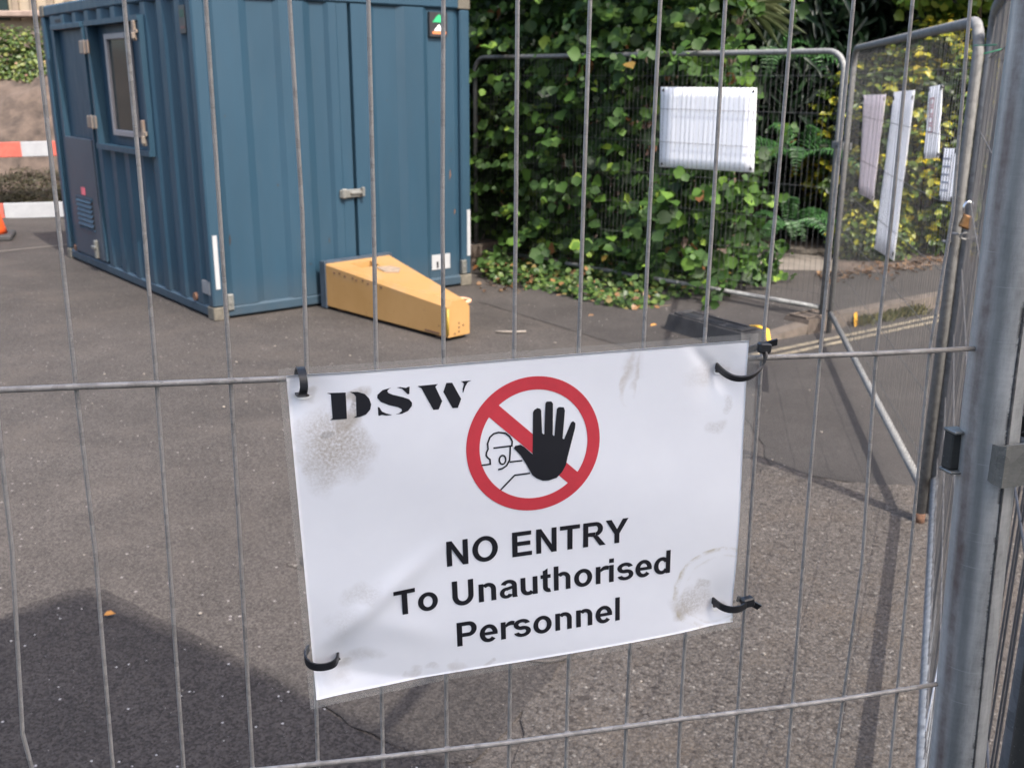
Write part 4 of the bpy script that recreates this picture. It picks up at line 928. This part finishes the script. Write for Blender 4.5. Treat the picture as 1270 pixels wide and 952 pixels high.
# bold sans lettering drawn glyph by glyph (units: 1/1000 em)
def ringarc(cx, cy, rx, ry, ix, iy, t0, t1, n=26):
    ts = [math.radians(t0+(t1-t0)*k/n) for k in range(n+1)]
    return ('arc', [(cx+ix*math.cos(t), cy+iy*math.sin(t)) for t in ts], [(cx+rx*math.cos(t), cy+ry*math.sin(t)) for t in ts])
def rc(x0, y0, x1, y1): return ('poly', [(x0,y0),(x1,y0),(x1,y1),(x0,y1)])
def po_(*p): return ('poly', list(p))
GL = {
 'N': (722, [rc(72,0,211,716), rc(508,0,647,716), po_((72,716),(215,716),(647,0),(503,0))]),
 'O': (778, [ringarc(388,358,346,371,196,246,0,360,48)]),
 'E': (667, [rc(73,0,218,716), rc(218,595,604,716), rc(218,307,577,428), rc(218,0,618,121)]),
 'T': (611, [rc(21,595,590,716), rc(232,0,378,595)]),
 'R': (722, [rc(73,0,218,716), rc(218,600,430,716), rc(218,298,420,414), ringarc(428,507,215,209,68,93,-90,90), po_((350,300),(500,300),(728,0),(552,0)), rc(300,290,470,320)]),
 'Y': (667, [po_((0,716),(170,716),(410,285),(258,285)), po_((667,716),(499,716),(258,285),(410,285)), rc(261,0,407,300)]),
 'P': (667, [rc(73,0,218,716), rc(218,600,400,716), rc(218,270,400,386), ringarc(398,493,222,223,75,107,-90,90)]),
 'U': (722, [rc(72,272,217,716), rc(504,272,649,716), ringarc(360.5,277,288.5,289,143.5,163,180,360,36)]),
 'o': (611, [ringarc(305,259,265,271,124,158,0,360,40)]),
 'n': (611, [rc(66,0,203,519), rc(408,0,545,335), ringarc(330,330,215,201,78,92,0,140)]),
 'h': (611, [rc(66,0,203,716), rc(408,0,545,335), ringarc(330,330,215,201,78,92,0,140)]),
 'u': (611, [rc(408,0,545,519), rc(66,184,203,519), ringarc(281,189,215,201,78,92,180,320)]),
 'a': (556, [rc(380,60,517,350), po_((380,60),(517,60),(535,0),(398,0)), ringarc(287,345,230,186,93,82,0,160), ringarc(222,152,186,163,58,70,60,338), po_((215,312),(300,330),(400,350),(400,262),(300,235),(215,222))]),
 't': (333, [rc(87,150,224,640), po_((87,640),(224,640),(224,704),(87,620)), rc(20,411,310,519), ringarc(268,150,181,162,44,45,180,285)]),
 'r': (389, [rc(66,0,203,519), ringarc(365,300,200,228,162,100,62,150), rc(190,330,210,400)]),
 'i': (278, [rc(72,0,209,519), rc(72,589,209,716)]),
 'l': (278, [rc(72,0,209,716)]),
 's': (556, [ringarc(272,368,235,163,98,60,12,292), ringarc(284,155,243,167,104,68,-168,116)]),
 'e': (556, [ringarc(280,259,250,271,112,160,0,318,40), rc(60,208,530,302)]),
 'd': (611, [rc(408,0,545,716), ringarc(285,259,245,271,104,158,35,325,40)]),
 ' ': (278, []),
}
def lettering(name, text, cx_, base, em):
    wtot = sum(GL[c][0] for c in text)*em/1000; x = cx_-wtot/2; m = MB(); lay = 0
    for c in text:
        adv, sh = GL[c]
        for s_ in sh:
            off = .00026 + (lay % 4)*.00001; lay += 1
            tr = lambda p: (x+p[0]*em/1000, base-p[1]*em/1000)
            if s_[0] == 'arc': quadstrip(m, [tr(p) for p in s_[1]], [tr(p) for p in s_[2]], off)
            else:
                # split long bars so that they follow the bent sheet
                b = m.addv([SG(*tr(p), off) for p in s_[1]]); m.face([b+i for i in range(len(s_[1]))])
        x += adv*em/1000
    return m.obj(name, M['black_ink'], sign)
lettering('lettering', 'NO ENTRY', 149.2, 132.3, 24.4)
lettering('lettering', 'To Unauthorised', 149.0, 160.8, 24.4)
lettering('lettering', 'Personnel', 149.5, 190.6, 24.4)

m = MB()
for (hx, hy, ha, hb) in ((8.5,12.2,3.4,1.5),(277.5,19.8,2.2,1.6),(15.2,187.6,1.8,1.5),(283.6,194.6,2.2,3.2)):
    m = MB(); b = m.addv([SG(hx+ha*math.cos(t)*(1+.25*math.sin(3*t)), hy+hb*math.sin(t)*(1+.2*math.cos(2*t)), .00018) for t in np.linspace(0, 2*math.pi, 15)[:-1]]); m.face([b+i for i in range(14)]); m.obj('punched_hole', simple('hole_shadow', (.06,.05,.045), .8) if hx < 10 else bpy.data.materials['hole_shadow'], sign)
    m = MB(); b1_ = m.addv([SG(hx+ha*math.cos(t)*1.15, hy+hb*math.sin(t)*1.15, .0002) for t in np.linspace(.3, 3.5, 12)]); b2_ = m.addv([SG(hx+ha*math.cos(t)*1.6, hy+hb*math.sin(t)*1.7, .0004) for t in np.linspace(.3, 3.5, 12)])
    for i in range(11): m.face((b1_+i, b1_+i+1, b2_+i+1, b2_+i))
    m.obj('torn_edge', M['torn'], sign)
# cable ties
def tie(label, path, wdirs, head=None, tail=None, hd=(.0085,.0065,.0065)):
    ps = [Q(*p) for p in path]; t = thing('cable_tie', label, 'cable tie', ps[0], 'black cable ties holding the near sign')
    # smooth the strap
    sm = []
    for i in range(len(ps)-1):
        p0, p1, p2, p3 = ps[max(0,i-1)], ps[i], ps[i+1], ps[min(len(ps)-1,i+2)]
        for k in range(6):
            s_ = k/6; sm.append(.5*((2*p1)+(p2-p0)*s_+(2*p0-5*p1+4*p2-p3)*s_*s_+(3*p1-p0-3*p2+p3)*s_**3))
    sm.append(ps[-1]); m = MB(); m.ribbon(sm, wdirs, .0046, .0013); m.obj('strap', M['black_plastic'], t)
    if head is not None:
        m = MB(); m.box(Q(*head[0]), hd, Matrix((u,nv,w)).transposed() @ Matrix.Rotation(head[1], 3, 'Y'), 0, .001); m.obj('head', M['black_plastic'], t)
    if tail is not None:
        m = MB(); m.ribbon([Q(*p) for p in tail], w*.8+nv*.3, .0046, .0012); m.obj('tail', M['black_plastic'], t)
    return t
tie('short black tie looped over the wire at the upper left of the near sign', [(-.1300,-.0085,.004),(-.1284,-.0080,.0125),(-.1270,-.003,.0155),(-.1272,.003,.0125),(-.1280,.0062,.006),(-.1290,.0045,-.001),(-.1300,-.001,-.002)], u)
tie('long curved black tie at the upper right of the near sign, tail out', [(.1325,-.0035,.005),(.1350,-.0068,.0125),(.140,-.0092,.016),(.147,-.0098,.0165),(.154,-.0080,.0155),(.160,-.0040,.0135),(.1632,.0015,.0115),(.1635,.006,.009)], w*.75+nv*.55, ((.1632,.0078,.0085), .1), [(.1545,.0058,.004),(.163,.0082,.005),(.1740,.0105,.005)])
tie('flat black tie round the wire at the lower left of the NO ENTRY sign', [(-.1120,-.1795,.005),(-.1145,-.1802,.0135),(-.120,-.1815,.0150),(-.127,-.1812,.0145),(-.1315,-.1795,.011),(-.1325,-.1780,.004),(-.1300,-.177,-.003)], w)
tie('stubby black tie at the lower right of the NO ENTRY sign, knotted on a wire', [(.1410,-.1685,.004),(.1435,-.1695,.0120),(.149,-.1712,.0145),(.156,-.1718,.0140),(.162,-.1715,.0110),(.166,-.1712,.008)], w, ((.1655,-.1705,.0075), -.15), [(.160,-.1700,.002),(.168,-.1718,.006),(.1755,-.1765,.006)])

# ------------------------------------------------------------------ hedge, ivy and trees
hd_ = Md; hn = V((.723,.691,0))   # along the middle fence, away from it
def stem_mb(m, a, b_, r0, r1, wob=.1, n=5):
    a, b_ = V(a), V(b_); pts = []
    for i in range(n+1):
        t = i/n; pts.append(a.lerp(b_, t) + V((random.uniform(-1,1), random.uniform(-1,1), 0))*wob*math.sin(math.pi*t))
    m.tube(pts, [r0+(r1-r0)*i/n for i in range(n+1)], 6)
def sprays(n, origin_fn, out_dir, leaf_per, size, up=.5, spread=.35, length=.35):
    C, N, D, S = [], [], [], []
    for _ in range(n):
        p, od = origin_fn()
        d = unit(np.array(od)+RNG.normal(0, spread, 3)+np.array([0,0,.15])); L = length*RNG.uniform(.5,1.3)
        side = unit(np.cross(d, np.array([0,0,1.])+RNG.normal(0,.2,3))); k = max(3, int(leaf_per*L/length))
        tint = RNG.random()
        for i in range(k):
            t = (i+.5)/k; c = np.array(p)+d*L*t+np.array([0,0,-.25*L*t*t]); sg = 1 if i % 2 else -1
            ld_ = unit(d*.6+side*sg*RNG.uniform(.5,1)+np.array([0,0,-.25]))
            nn = unit(np.array([0,0,1.])*up+np.array(od)*(.9-up*.5)+RNG.normal(0,.4,3))
            C.append(c+ld_*size*.35); N.append(nn); D.append(ld_); S.append(size*RNG.uniform(.45,1.4)*(1-.35*(t > .85)))
    return np.array(C), np.array(N), np.array(D), np.array(S)
hedge = thing('hedge', 'broad-leaved green hedge behind the middle mesh panel, beside the blue container', 'hedge', (1.6,9.2,.09))
def hedge_o():
    while True:
        s_ = RNG.uniform(.35, 5.4); z = RNG.uniform(.12, 3.8)
        lump = .28*mnoise.noise(V((s_*1.1, z*1.1, 4))) + .14*mnoise.noise(V((s_*3, z*3, 1)))
        edge = 1.15+.35*mnoise.noise(V((z*1.3, 7, 2)))
        if s_ < edge-.35*min(1, max(0, (1.2-z))): continue
        dep = .38+lump+abs(RNG.normal(0,.28)) + .3*max(0, .8-z)
        if RNG.random() < .18 and not (.45 < s_ < 1.85 and .85 < z < 1.95): dep = -.05+RNG.uniform(0,.3)+lump*.4
        p = Mp+hd_*s_+hn*dep+Z*z
        return (p.x, p.y, p.z), (-hn.x*.8+.15, -hn.y*.9, .1)
C_, N_, D_, S_ = sprays(2900, hedge_o, None, 8, .094, up=.45)
rn = np.clip(RNG.normal(.5, .23, len(C_)), 0, .95); br = RNG.random(len(C_)); rn[br > .991] = RNG.uniform(.97, 1, (br > .991).sum())
leaves('foliage', C_, N_, D_, S_, M['leaf_hedge'], hedge, rnd=rn, wid=.5, fold=.12)
m = MB()
for i in range(46):
    s_ = random.uniform(1.6,5.0); p = Mp+hd_*s_+hn*random.uniform(.75,1.3); q_ = p+hd_*random.uniform(-.4,.4)+hn*random.uniform(-.3,.2); stem_mb(m, (p.x,p.y,.05), (q_.x,q_.y,random.uniform(1.6,3.4)), .022, .005, .12)
m.obj('stem', M['twig'], hedge)
# ivy
def inpoly(x, y, poly):
    c = False; n = len(poly)
    for i in range(n):
        (x1,y1),(x2,y2) = poly[i], poly[i-1]
        if (y1 > y) != (y2 > y) and x < (x2-x1)*(y-y1)/(y2-y1)+x1: c = not c
    return c
ivp = [(-.3,9.5),(-.2,9.15),(.15,8.8),(.44,8.43),(.75,8.05),(.98,7.9),(1.15,7.98),(1.3,8.2),(1.6,8.35),(1.85,8.6),(2.1,8.85),(2.25,9.3),(2.2,9.6),(1.2,10.2),(0,11)]
C_, N_, D_, S_ = [], [], [], []
while len(C_) < 5200:
    x, y = RNG.uniform(-.4,2.3), RNG.uniform(7.8,11)
    if not inpoly(x+.07*mnoise.noise(V((x*6,y*6,0))), y+.07*mnoise.noise(V((x*6,y*6,5))), ivp): continue
    hgt = .06+.10*(.5+mnoise.noise(V((x*3,y*3,2)))); C_.append((x, y, .01+abs(RNG.normal(0,.6))*hgt)); a = RNG.uniform(0,6.28)
    N_.append((RNG.normal(0,.4), -.45+RNG.normal(0,.4), 1)); D_.append((math.cos(a), math.sin(a), -.2)); S_.append(RNG.uniform(.035,.062))
tag(leaves('ivy', np.array(C_), np.array(N_), np.array(D_), np.array(S_), M['leaf_ivy'], None, (1,8.8,0), wid=.5, fold=.1), 'low ivy spreading over the edge of the asphalt under the middle mesh panel', 'ivy', kind='stuff')
# dry litter along the ivy edge and kerb
C_, N_, D_, S_ = [], [], [], []
edge = [(-.2,9.12),(.44,8.4),(.75,8.02),(.98,7.86),(1.2,7.95),(1.65,8.3),(2.1,8.8)]
for i in range(420):
    k = random.randrange(len(edge)-1); t = random.random(); x = edge[k][0]*(1-t)+edge[k+1][0]*t; y = edge[k][1]*(1-t)+edge[k+1][1]*t
    C_.append((x+RNG.normal(0,.09), y+RNG.normal(-.03,.09), .012)); a = RNG.uniform(0,6.28); N_.append((RNG.normal(0,.35),RNG.normal(0,.35),1)); D_.append((math.cos(a),math.sin(a),0)); S_.append(RNG.uniform(.02,.055))
for i in range(420):
    x, y = RNG.uniform(2.7,5.2), 0; y = 9.15+(x-3.0)*.66+RNG.normal(0,.16); C_.append((x,y,.105)); a = RNG.uniform(0,6.28); N_.append((RNG.normal(0,.35),RNG.normal(0,.35),1)); D_.append((math.cos(a),math.sin(a),0)); S_.append(RNG.uniform(.02,.06))
tag(leaves('leaf_litter', np.array(C_), np.array(N_), np.array(D_), np.array(S_), leaf_mat('dry_leaves', [(0,(.05,.028,.017)),(.6,(.11,.06,.03)),(1,(.2,.125,.07))], .2), None, (1,8.3,0)), 'dry brown leaf litter along the ivy and the pavement edge', 'leaf litter', kind='stuff')
# single fallen leaves one can point to
for (x, y, s_, lab) in ((1.04,7.42,.09,'yellow fallen leaf on the asphalt in front of the ivy'),(1.53,7.62,.10,'yellow fallen leaf just behind the black rubber foot'),(-1.37,3.13,.038,'orange fallen leaf on the shaded asphalt at the lower left')):
    o = leaves('fallen_leaf', np.array([(x,y,.016)]), np.array([(.1,-.25,1.)]), np.array([(.9,.4,.1)]), np.array([s_]), M['yellow_leaf'], None, (x,y,0), wid=.3); tag(o, lab, 'leaf', 'fallen leaves on the asphalt')
m = MB(); m.tube([(.10,7.28,.012),(.0,7.25,.016),(-.12,7.27,.012)], .008, 6); tag(m.obj('stick', M['pale_stone'], None, (0,7.26,0)), 'short pale stick on the asphalt in front of the ivy', 'stick')
m = MB(); m.tube([(1.0,8.02,.03),(1.25,8.05,.035),(1.5,8.3,.03)], .014, 6); tag(m.obj('stick', M['twig'], None, (1.25,8.05,0)), 'brown dead stick lying along the edge of the ivy', 'stick')
# loose chippings
m = MB()
for i in range(90):
    x, y = random.uniform(-2.6,2.2), random.uniform(2.2,7.2); s_ = random.uniform(.002,.006)*(1+.12*y); m.box((x,y,.008+s_*.4), (s_*1.4,s_,s_*.8), Matrix.Rotation(random.random()*6,3,'Z'), 0, s_*.2)
tag(m.obj('chippings', M['pale_stone']), 'pale stone chippings scattered over the asphalt', 'chippings', kind='stuff')

def crown_cloud(n, c, rad, size, out=(0,-1,0), up=.4, lumps=1.6, drop=.0):
    c = np.array(c); rad = np.array(rad); C, N = [], []
    while len(C) < n:
        v = unit(RNG.normal(0,1,3)); rr_ = 1-abs(RNG.normal(0,.22))
        k = 1+.32*mnoise.noise(V(tuple(v*lumps)))+.2*mnoise.noise(V(tuple(v*lumps*2.7)))
        if mnoise.noise(V(tuple(v*rr_*4.2+c))) < -.28: continue
        C.append(c+v*rad*rr_*k); N.append(unit(v+np.array([0,0,up])+RNG.normal(0,.45,3)))
    C = np.array(C); N = np.array(N); D = unit(RNG.normal(0,1,(n,3))+np.array([0,0,-drop])); S = size*RNG.uniform(.6,1.3,n); return C, N, D, S
def tree(name, label, base, h, crown_c, rad, n, size, mat, trunk_r=.12, group=None, drop=.0, narrow=False, wid=.4):
    t = thing(name, label, 'tree', base, group); b = V(base); m = MB()
    stem_mb(m, b, V(crown_c), trunk_r, trunk_r*.4, .1, 6)
    for i in range(7):
        a = random.uniform(0,6.28); st = b.lerp(V(crown_c), random.uniform(.45,.9)); stem_mb(m, st, V(crown_c)+V((math.cos(a)*rad[0]*.7, math.sin(a)*rad[1]*.7, random.uniform(-.2,.6)*rad[2])), trunk_r*.35, .012, .12)
    m.obj('trunk', M['bark'], t); C_, N_, D_, S_ = crown_cloud(n, crown_c, rad, size, drop=drop)
    leaves('crown', C_, N_, D_, S_, M[mat], t, wid=wid, narrow=narrow); return t
GB = 'trees closing off the view behind the hedge'
tree('conifer_tree', 'dark drooping conifer behind the right end of the hedge', (2.9,12.2,.09), 6, (2.9,12.0,2.6), (1.5,1.1,2.9), 9000, .26, 'leaf_dark', .16, GB, 1.2, True, .2)
tree('evergreen_tree', 'very dark evergreen behind the corner where the two far panels meet', (4.6,12.9,.09), 6, (4.6,12.8,2.9), (1.9,1.2,3.1), 10000, .21, 'leaf_dark', .18, GB, .6)
tree('broadleaf_tree', 'shadowy broad-leaved tree behind the hedge near the container', (.4,12.6,.09), 6, (.2,12.6,2.9), (2.6,1.4,3.3), 12000, .22, 'leaf_dark', .16, GB)
tree('broadleaf_tree', 'dark tree beyond the yellow bush on the right', (7.3,14.4,.09), 6, (7.3,14.3,3.0), (2.6,1.5,3.4), 10000, .22, 'leaf_dark', .18, GB)
tree('broadleaf_tree', 'dark tree standing behind the blue container', (-2.8,14.0,.09), 6, (-2.8,14.0,3.4), (2.3,1.5,2.9), 5000, .17, 'leaf_dark', .18, GB)
tree('laurel_tree', 'bright yellow-green laurel above the right-hand mesh panel', (4.9,10.9,.09), 4, (4.75,10.7,3.15), (1.1,.8,.95), 2600, .13, 'leaf_laurel', .08)
# golden bush
gb = thing('variegated_bush', 'yellow and green variegated bush behind the right-hand mesh panel', 'bush', (4.45,10.75,.09))
def gold_o():
    while True:
        v = unit(RNG.normal(0,1,3)); p = np.array([4.3,10.75,1.12])+v*np.array([1.1,.6,1.05])*(1+.25*mnoise.noise(V(tuple(v*2.2))))*(1-abs(RNG.normal(0,.15)))
        if p[2] > .1: return tuple(p), tuple(unit(v+np.array([-.2,-.5,.2])))
C_, N_, D_, S_ = sprays(1900, gold_o, None, 11, .082, up=.6, length=.24)
rn = np.clip(.30+.55*np.array([mnoise.noise(V(tuple(c*3.2))) for c in C_])+RNG.normal(.1,.22,len(C_)), 0, 1)
leaves('foliage', C_, N_, D_, S_, M['leaf_gold'], gb, rnd=rn, wid=.34); m = MB()
for i in range(14): stem_mb(m, (4.35+random.uniform(-.4,.4),10.8,.05), (4.3+random.uniform(-.9,.9),10.75+random.uniform(-.3,.3),random.uniform(.9,1.9)), .018, .004, .1)
m.obj('stem', M['twig'], gb)
C_, N_, D_, S_ = crown_cloud(1500, (3.55,10.1,.28), (.42,.3,.26), .06, up=.8)
tag(leaves('low_shrub', C_, N_, D_, S_, M['leaf_gold'], None, (3.55,10.1,.09), rnd=np.clip(RNG.normal(.35,.2,1500),0,1), wid=.34), 'small low yellow-green shrub at the foot of the variegated bush', 'shrub')
# ferns
def fern(c, n, L, label, mat='leaf_fern'):
    C, N, D, S = [], [], [], []
    for k in range(n):
        a = RNG.uniform(0,6.28); d = np.array([math.cos(a)*.9, math.sin(a)*.5-.4, .75]); d = unit(d); Lk = L*RNG.uniform(.7,1.2); side = unit(np.cross(d,[0,0,1.]))
        for i in range(22):
            t = i/22; p = np.array(c)+d*Lk*t+np.array([0,0,-.75*Lk*t*t])
            for sg in (-1,1):
                C.append(p); N.append(unit(np.array([0,-.3,1.])+RNG.normal(0,.15,3))); D.append(unit(side*sg+d*.35+np.array([0,0,-.25]))); S.append(.02+.13*L*math.sin(math.pi*min(1,t*.85+.15)))
    o = leaves('fern', np.array(C), np.array(N), np.array(D), np.array(S), M[mat], None, c, wid=.16, fold=.05, narrow=True); tag(o, label, 'fern', 'ferns beside the hedge'); return o
fern((2.85,10.6,1.0), 16, .95, 'fern with spreading fronds at mid height between hedge and corner posts')
fern((2.75,10.3,.35), 16, .8, 'lower fern beside the concrete path')
fern((2.6,11.0,1.9), 14, 1.1, 'tall arching fern near the top of the hedge end', 'leaf_fern')
# spiky plant
C_, N_, D_, S_ = [], [], [], []
for k in range(70):
    a = RNG.uniform(0,6.28); d = unit(np.array([math.cos(a), math.sin(a)*.6-.2, RNG.uniform(-.2,1.0)])); C_.append(np.array([2.15,10.6,2.45])+d*.12); N_.append(unit(np.array([0,-1,.6])+RNG.normal(0,.3,3))); D_.append(d); S_.append(RNG.uniform(.6,.95))
sp_ = thing('spiky_palm', 'pale spiky palm with long blades above the top rail of the middle mesh panel', 'palm', (2.15,10.7,.09))
leaves('blades', np.array(C_), np.array(N_), np.array(D_), np.array(S_), leaf_mat('palm_blades', [(0,(.05,.075,.03)),(1,(.16,.18,.09))], .2), sp_, wid=.03, fold=.01, narrow=True)
m = MB(); m.tube([(2.15,10.7,.05),(2.13,10.65,1.2),(2.15,10.6,2.45)], [.07,.06,.05], 8); m.obj('stem', M['bark'], sp_)
# brown timber fence behind the ferns
tf = thing('timber_fence', 'dark brown close-boarded timber fence deep behind the hedge end', 'fence', (2.6,11.4,.09))
for i in range(22):
    p = V((1.4+i*.16, 11.25+i*.03, .09)); m = MB(); m.box(p+Z*.75, (.15,.02,1.5+.02*random.random()), Matrix.Rotation(.18,3,'Z')); m.obj('board', M['wood'], tf)
m = MB(); m.box((3.1,11.60,.5), (3.6,.05,.09), Matrix.Rotation(.186,3,'Z')); m.box((3.1,11.60,1.35), (3.6,.05,.09), Matrix.Rotation(.186,3,'Z')); m.obj('rail', M['wood'], tf)
# grass by the kerb
C_, N_, D_, S_ = [], [], [], []
for i in range(1500):
    s_ = RNG.uniform(.95,3.2); 
    if mnoise.noise(V((s_*2.3,0,3))) < -.15: continue
    p = k0+kd*s_+kn*(-.03+RNG.normal(0,.045)); a = RNG.uniform(0,6.28); C_.append((p.x,p.y,.02)); D_.append((math.cos(a)*.5,math.sin(a)*.5,1)); N_.append((math.sin(a),-math.cos(a)-.3,.2)); S_.append(RNG.uniform(.04,.11))
tag(leaves('grass', np.array(C_), np.array(N_), np.array(D_), np.array(S_), M['grass'], None, (2.9,7.9,0), wid=.06, fold=.02, narrow=True), 'tufts of dry grass along the kerb by the double yellow lines', 'grass', kind='stuff')
m = MB(); m.ribbon([KP(.95,-.04,.0),KP(.93,-.05,.06),KP(.91,-.055,.11)], V((.7,.5,0)), .035, .004); tag(m.obj('plastic_scrap', simple('yellow_scrap',(.7,.36,.03),.6), None, KP(.95,-.04,0)), 'bit of yellow plastic stuck up at the kerb behind the corner posts', 'scrap')

# ------------------------------------------------------------------ far left: bank, barrier, cone, building
def bank_z(x, y):
    t = max(0, min(1, (y-13.95)/2.6)); return (1.75*(t*t*(3-2*t)) + .16*mnoise.noise(V((x*.9,y*.9,0)))*t + .16*mnoise.noise(V((x*3,y*3,2)))*t + .1*mnoise.noise(V((x*8,y*8,4)))*t + max(0,(y-16.5))*.22)
m = MB(); nx, ny = 130, 80
for j in range(ny+1):
    for i in range(nx+1):
        x = -20+17*i/nx; y = 13.9+9*j/ny; m.v.append((x, y, bank_z(x, y)+.01))
for j in range(ny):
    for i in range(nx): a = j*(nx+1)+i; m.face((a, a+1, a+nx+2, a+nx+1), 0, True)
tag(m.obj('bank', M['soil']), kind='structure')
C_, N_, D_, S_ = crown_cloud(9000, (-7.9,16.9,1.84), (1.5,.7,.7), .065, up=.7)
tag(leaves('bank_shrub', C_, N_, D_, S_, M['leaf_bank'], None, (-7.9,17,1.7), wid=.4), 'bright green leafy shrub on top of the soil bank at the far left', 'shrub', 'shrubs on the soil bank')
C_, N_, D_, S_ = crown_cloud(5000, (-10.0,16.6,1.9), (1.4,.6,.55), .07, up=.7)
tag(leaves('bank_shrub', C_, N_, D_, S_, M['leaf_bank'], None, (-10,16.6,1.7), wid=.4), 'green shrub on the bank cut by the left edge of the photo', 'shrub', 'shrubs on the soil bank')
C_, N_, D_, S_ = crown_cloud(9000, (-6.55,14.25,.28), (.85,.25,.32), .026, up=.8)
tag(leaves('low_bush', C_, N_, D_, S_, leaf_mat('dull_scrub', [(0,(.022,.022,.011)),(1,(.075,.066,.034))], .2), None, (-6.55,14.25,.05), wid=.35), 'low dull green bush at the foot of the bank behind the white toe board', 'bush', 'shrubs on the soil bank')
# board barrier
bb_ = thing('plank_barrier', 'red and white plank barrier with white toe board in front of the soil bank', 'barrier', (-6.3,13.6,0))
def plank(nm, x0, x1, z0, z1, mat, th=.035, y=13.6, slope=.03):
    m = MB(); a = V((x0,y,0)); c = V(((x0+x1)/2, y, (z0+z1)/2+slope*((x0+x1)/2+6.3))); m.box(c, (x1-x0,th,z1-z0), Matrix.Rotation(-slope,3,'Y'), 0, .006); return m.obj(nm, M[mat], bb_)
xx = -9.2
k = 0
edges_ = [-9.05,-8.4,-8.0,-7.35,-6.97,-6.345,-5.975,-5.35,-4.97,-4.35]
for i in range(len(edges_)-1): plank('top_board', edges_[i], edges_[i+1], .785, .975, 'offwhite' if i % 2 else 'redplastic')
plank('toe_board', -6.67, -4.4, -.0, .2, 'offwhite', .04); plank('toe_board', -9.0, -6.68, .0, .2, 'redplastic', .04)
for x in (-8.9,-7.6,-4.6):
    m = MB(); m.box((x,13.65,.5), (.06,.05,1.0)); m.obj('post', M['orange'], bb_); m = MB(); m.box((x,13.68,.03), (.2,.5,.06), None, 0, .01); m.obj('foot', M['rubber'], bb_)
cn = thing('traffic_cone', 'orange traffic cone with black rubber base at the left edge', 'cone', (-5.98,11.75,0))
m = MB(); m.lathe([(.20,.06),(.185,.12),(.125,.36)], (-5.98,11.75,0), 24); m.lathe([(.094,.50),(.05,.70),(.045,.72)], (-5.98,11.75,0), 24); m.obj('cone', M['orange'], cn)
m = MB(); m.lathe([(.125,.361),(.094,.499)], (-5.98,11.75,0), 24); m.obj('sleeve', M['offwhite'], cn)
m = MB(); m.box((-5.98,11.75,.03), (.52,.52,.06), Matrix.Rotation(.35,3,'Z'), 0, .012); m.obj('base', M['rubber'], cn)
# cream building on the bank
cb = thing('cream_building', 'cream boarded building with pinkish wall top at the upper left corner', 'building', (-9,20.5,3))
m = MB(); m.box((-9.5,21.5,4.2), (9,2,4.5)); m.obj('wall', M['cream'], cb)
for i in range(26):
    m = MB(); m.box((-13.6+i*.33,20.46,4.3), (.11,.06,3.0)); m.obj('batten', simple('tan_batten',(.17,.135,.1),.8) if i == 0 else bpy.data.materials['tan_batten'], cb)  # battens a darker tan than the cream wall
m = MB(); m.box((-9.5,20.3,2.90), (9,.3,.11), None, 0, .02); m.obj('coping', M['coping'], cb)
m = MB(); m.box((-9.5,21.4,6.6), (9.6,2.8,.3)); m.obj('roof', M['coping'], cb)
m = MB(); m.box((-9.62,20.44,3.4), (.35,.05,1.2)); m.obj('window', M['glass'], cb)
# unseen house behind the photographer, placed from the near shade; walls paled for bounce
hz = 6.6; kk = 1/math.tan(EL)
cx0 = V((-1.52,3.31,0)) + V((AZ.x,AZ.y,0))*kk*hz
e1v = V((-.74,-.67,0)).normalized(); e2v = V((.82,-.57,0)).normalized()
hs_ = thing('unseen_house', 'pale rendered house outside the site whose roof corner shades the near ground', 'building', cx0)
fpts = [cx0, cx0+e2v*9, cx0+e2v*9+e1v*9, cx0+e1v*9]
ins = [cx0+e1v*.3+e2v*.3, cx0+e2v*8.7+e1v*.3, cx0+e2v*8.7+e1v*8.7, cx0+e1v*8.7+e2v*.3]
m = MB(); m.prism([tuple(p) for p in ins], [tuple(p+Z*(hz-.2)) for p in ins]); m.obj('wall', M['brick'], hs_)
m = MB(); m.prism([tuple(p+Z*(hz-.2)) for p in fpts], [tuple(p+Z*hz) for p in fpts]); m.obj('roof', M['coping'], hs_)
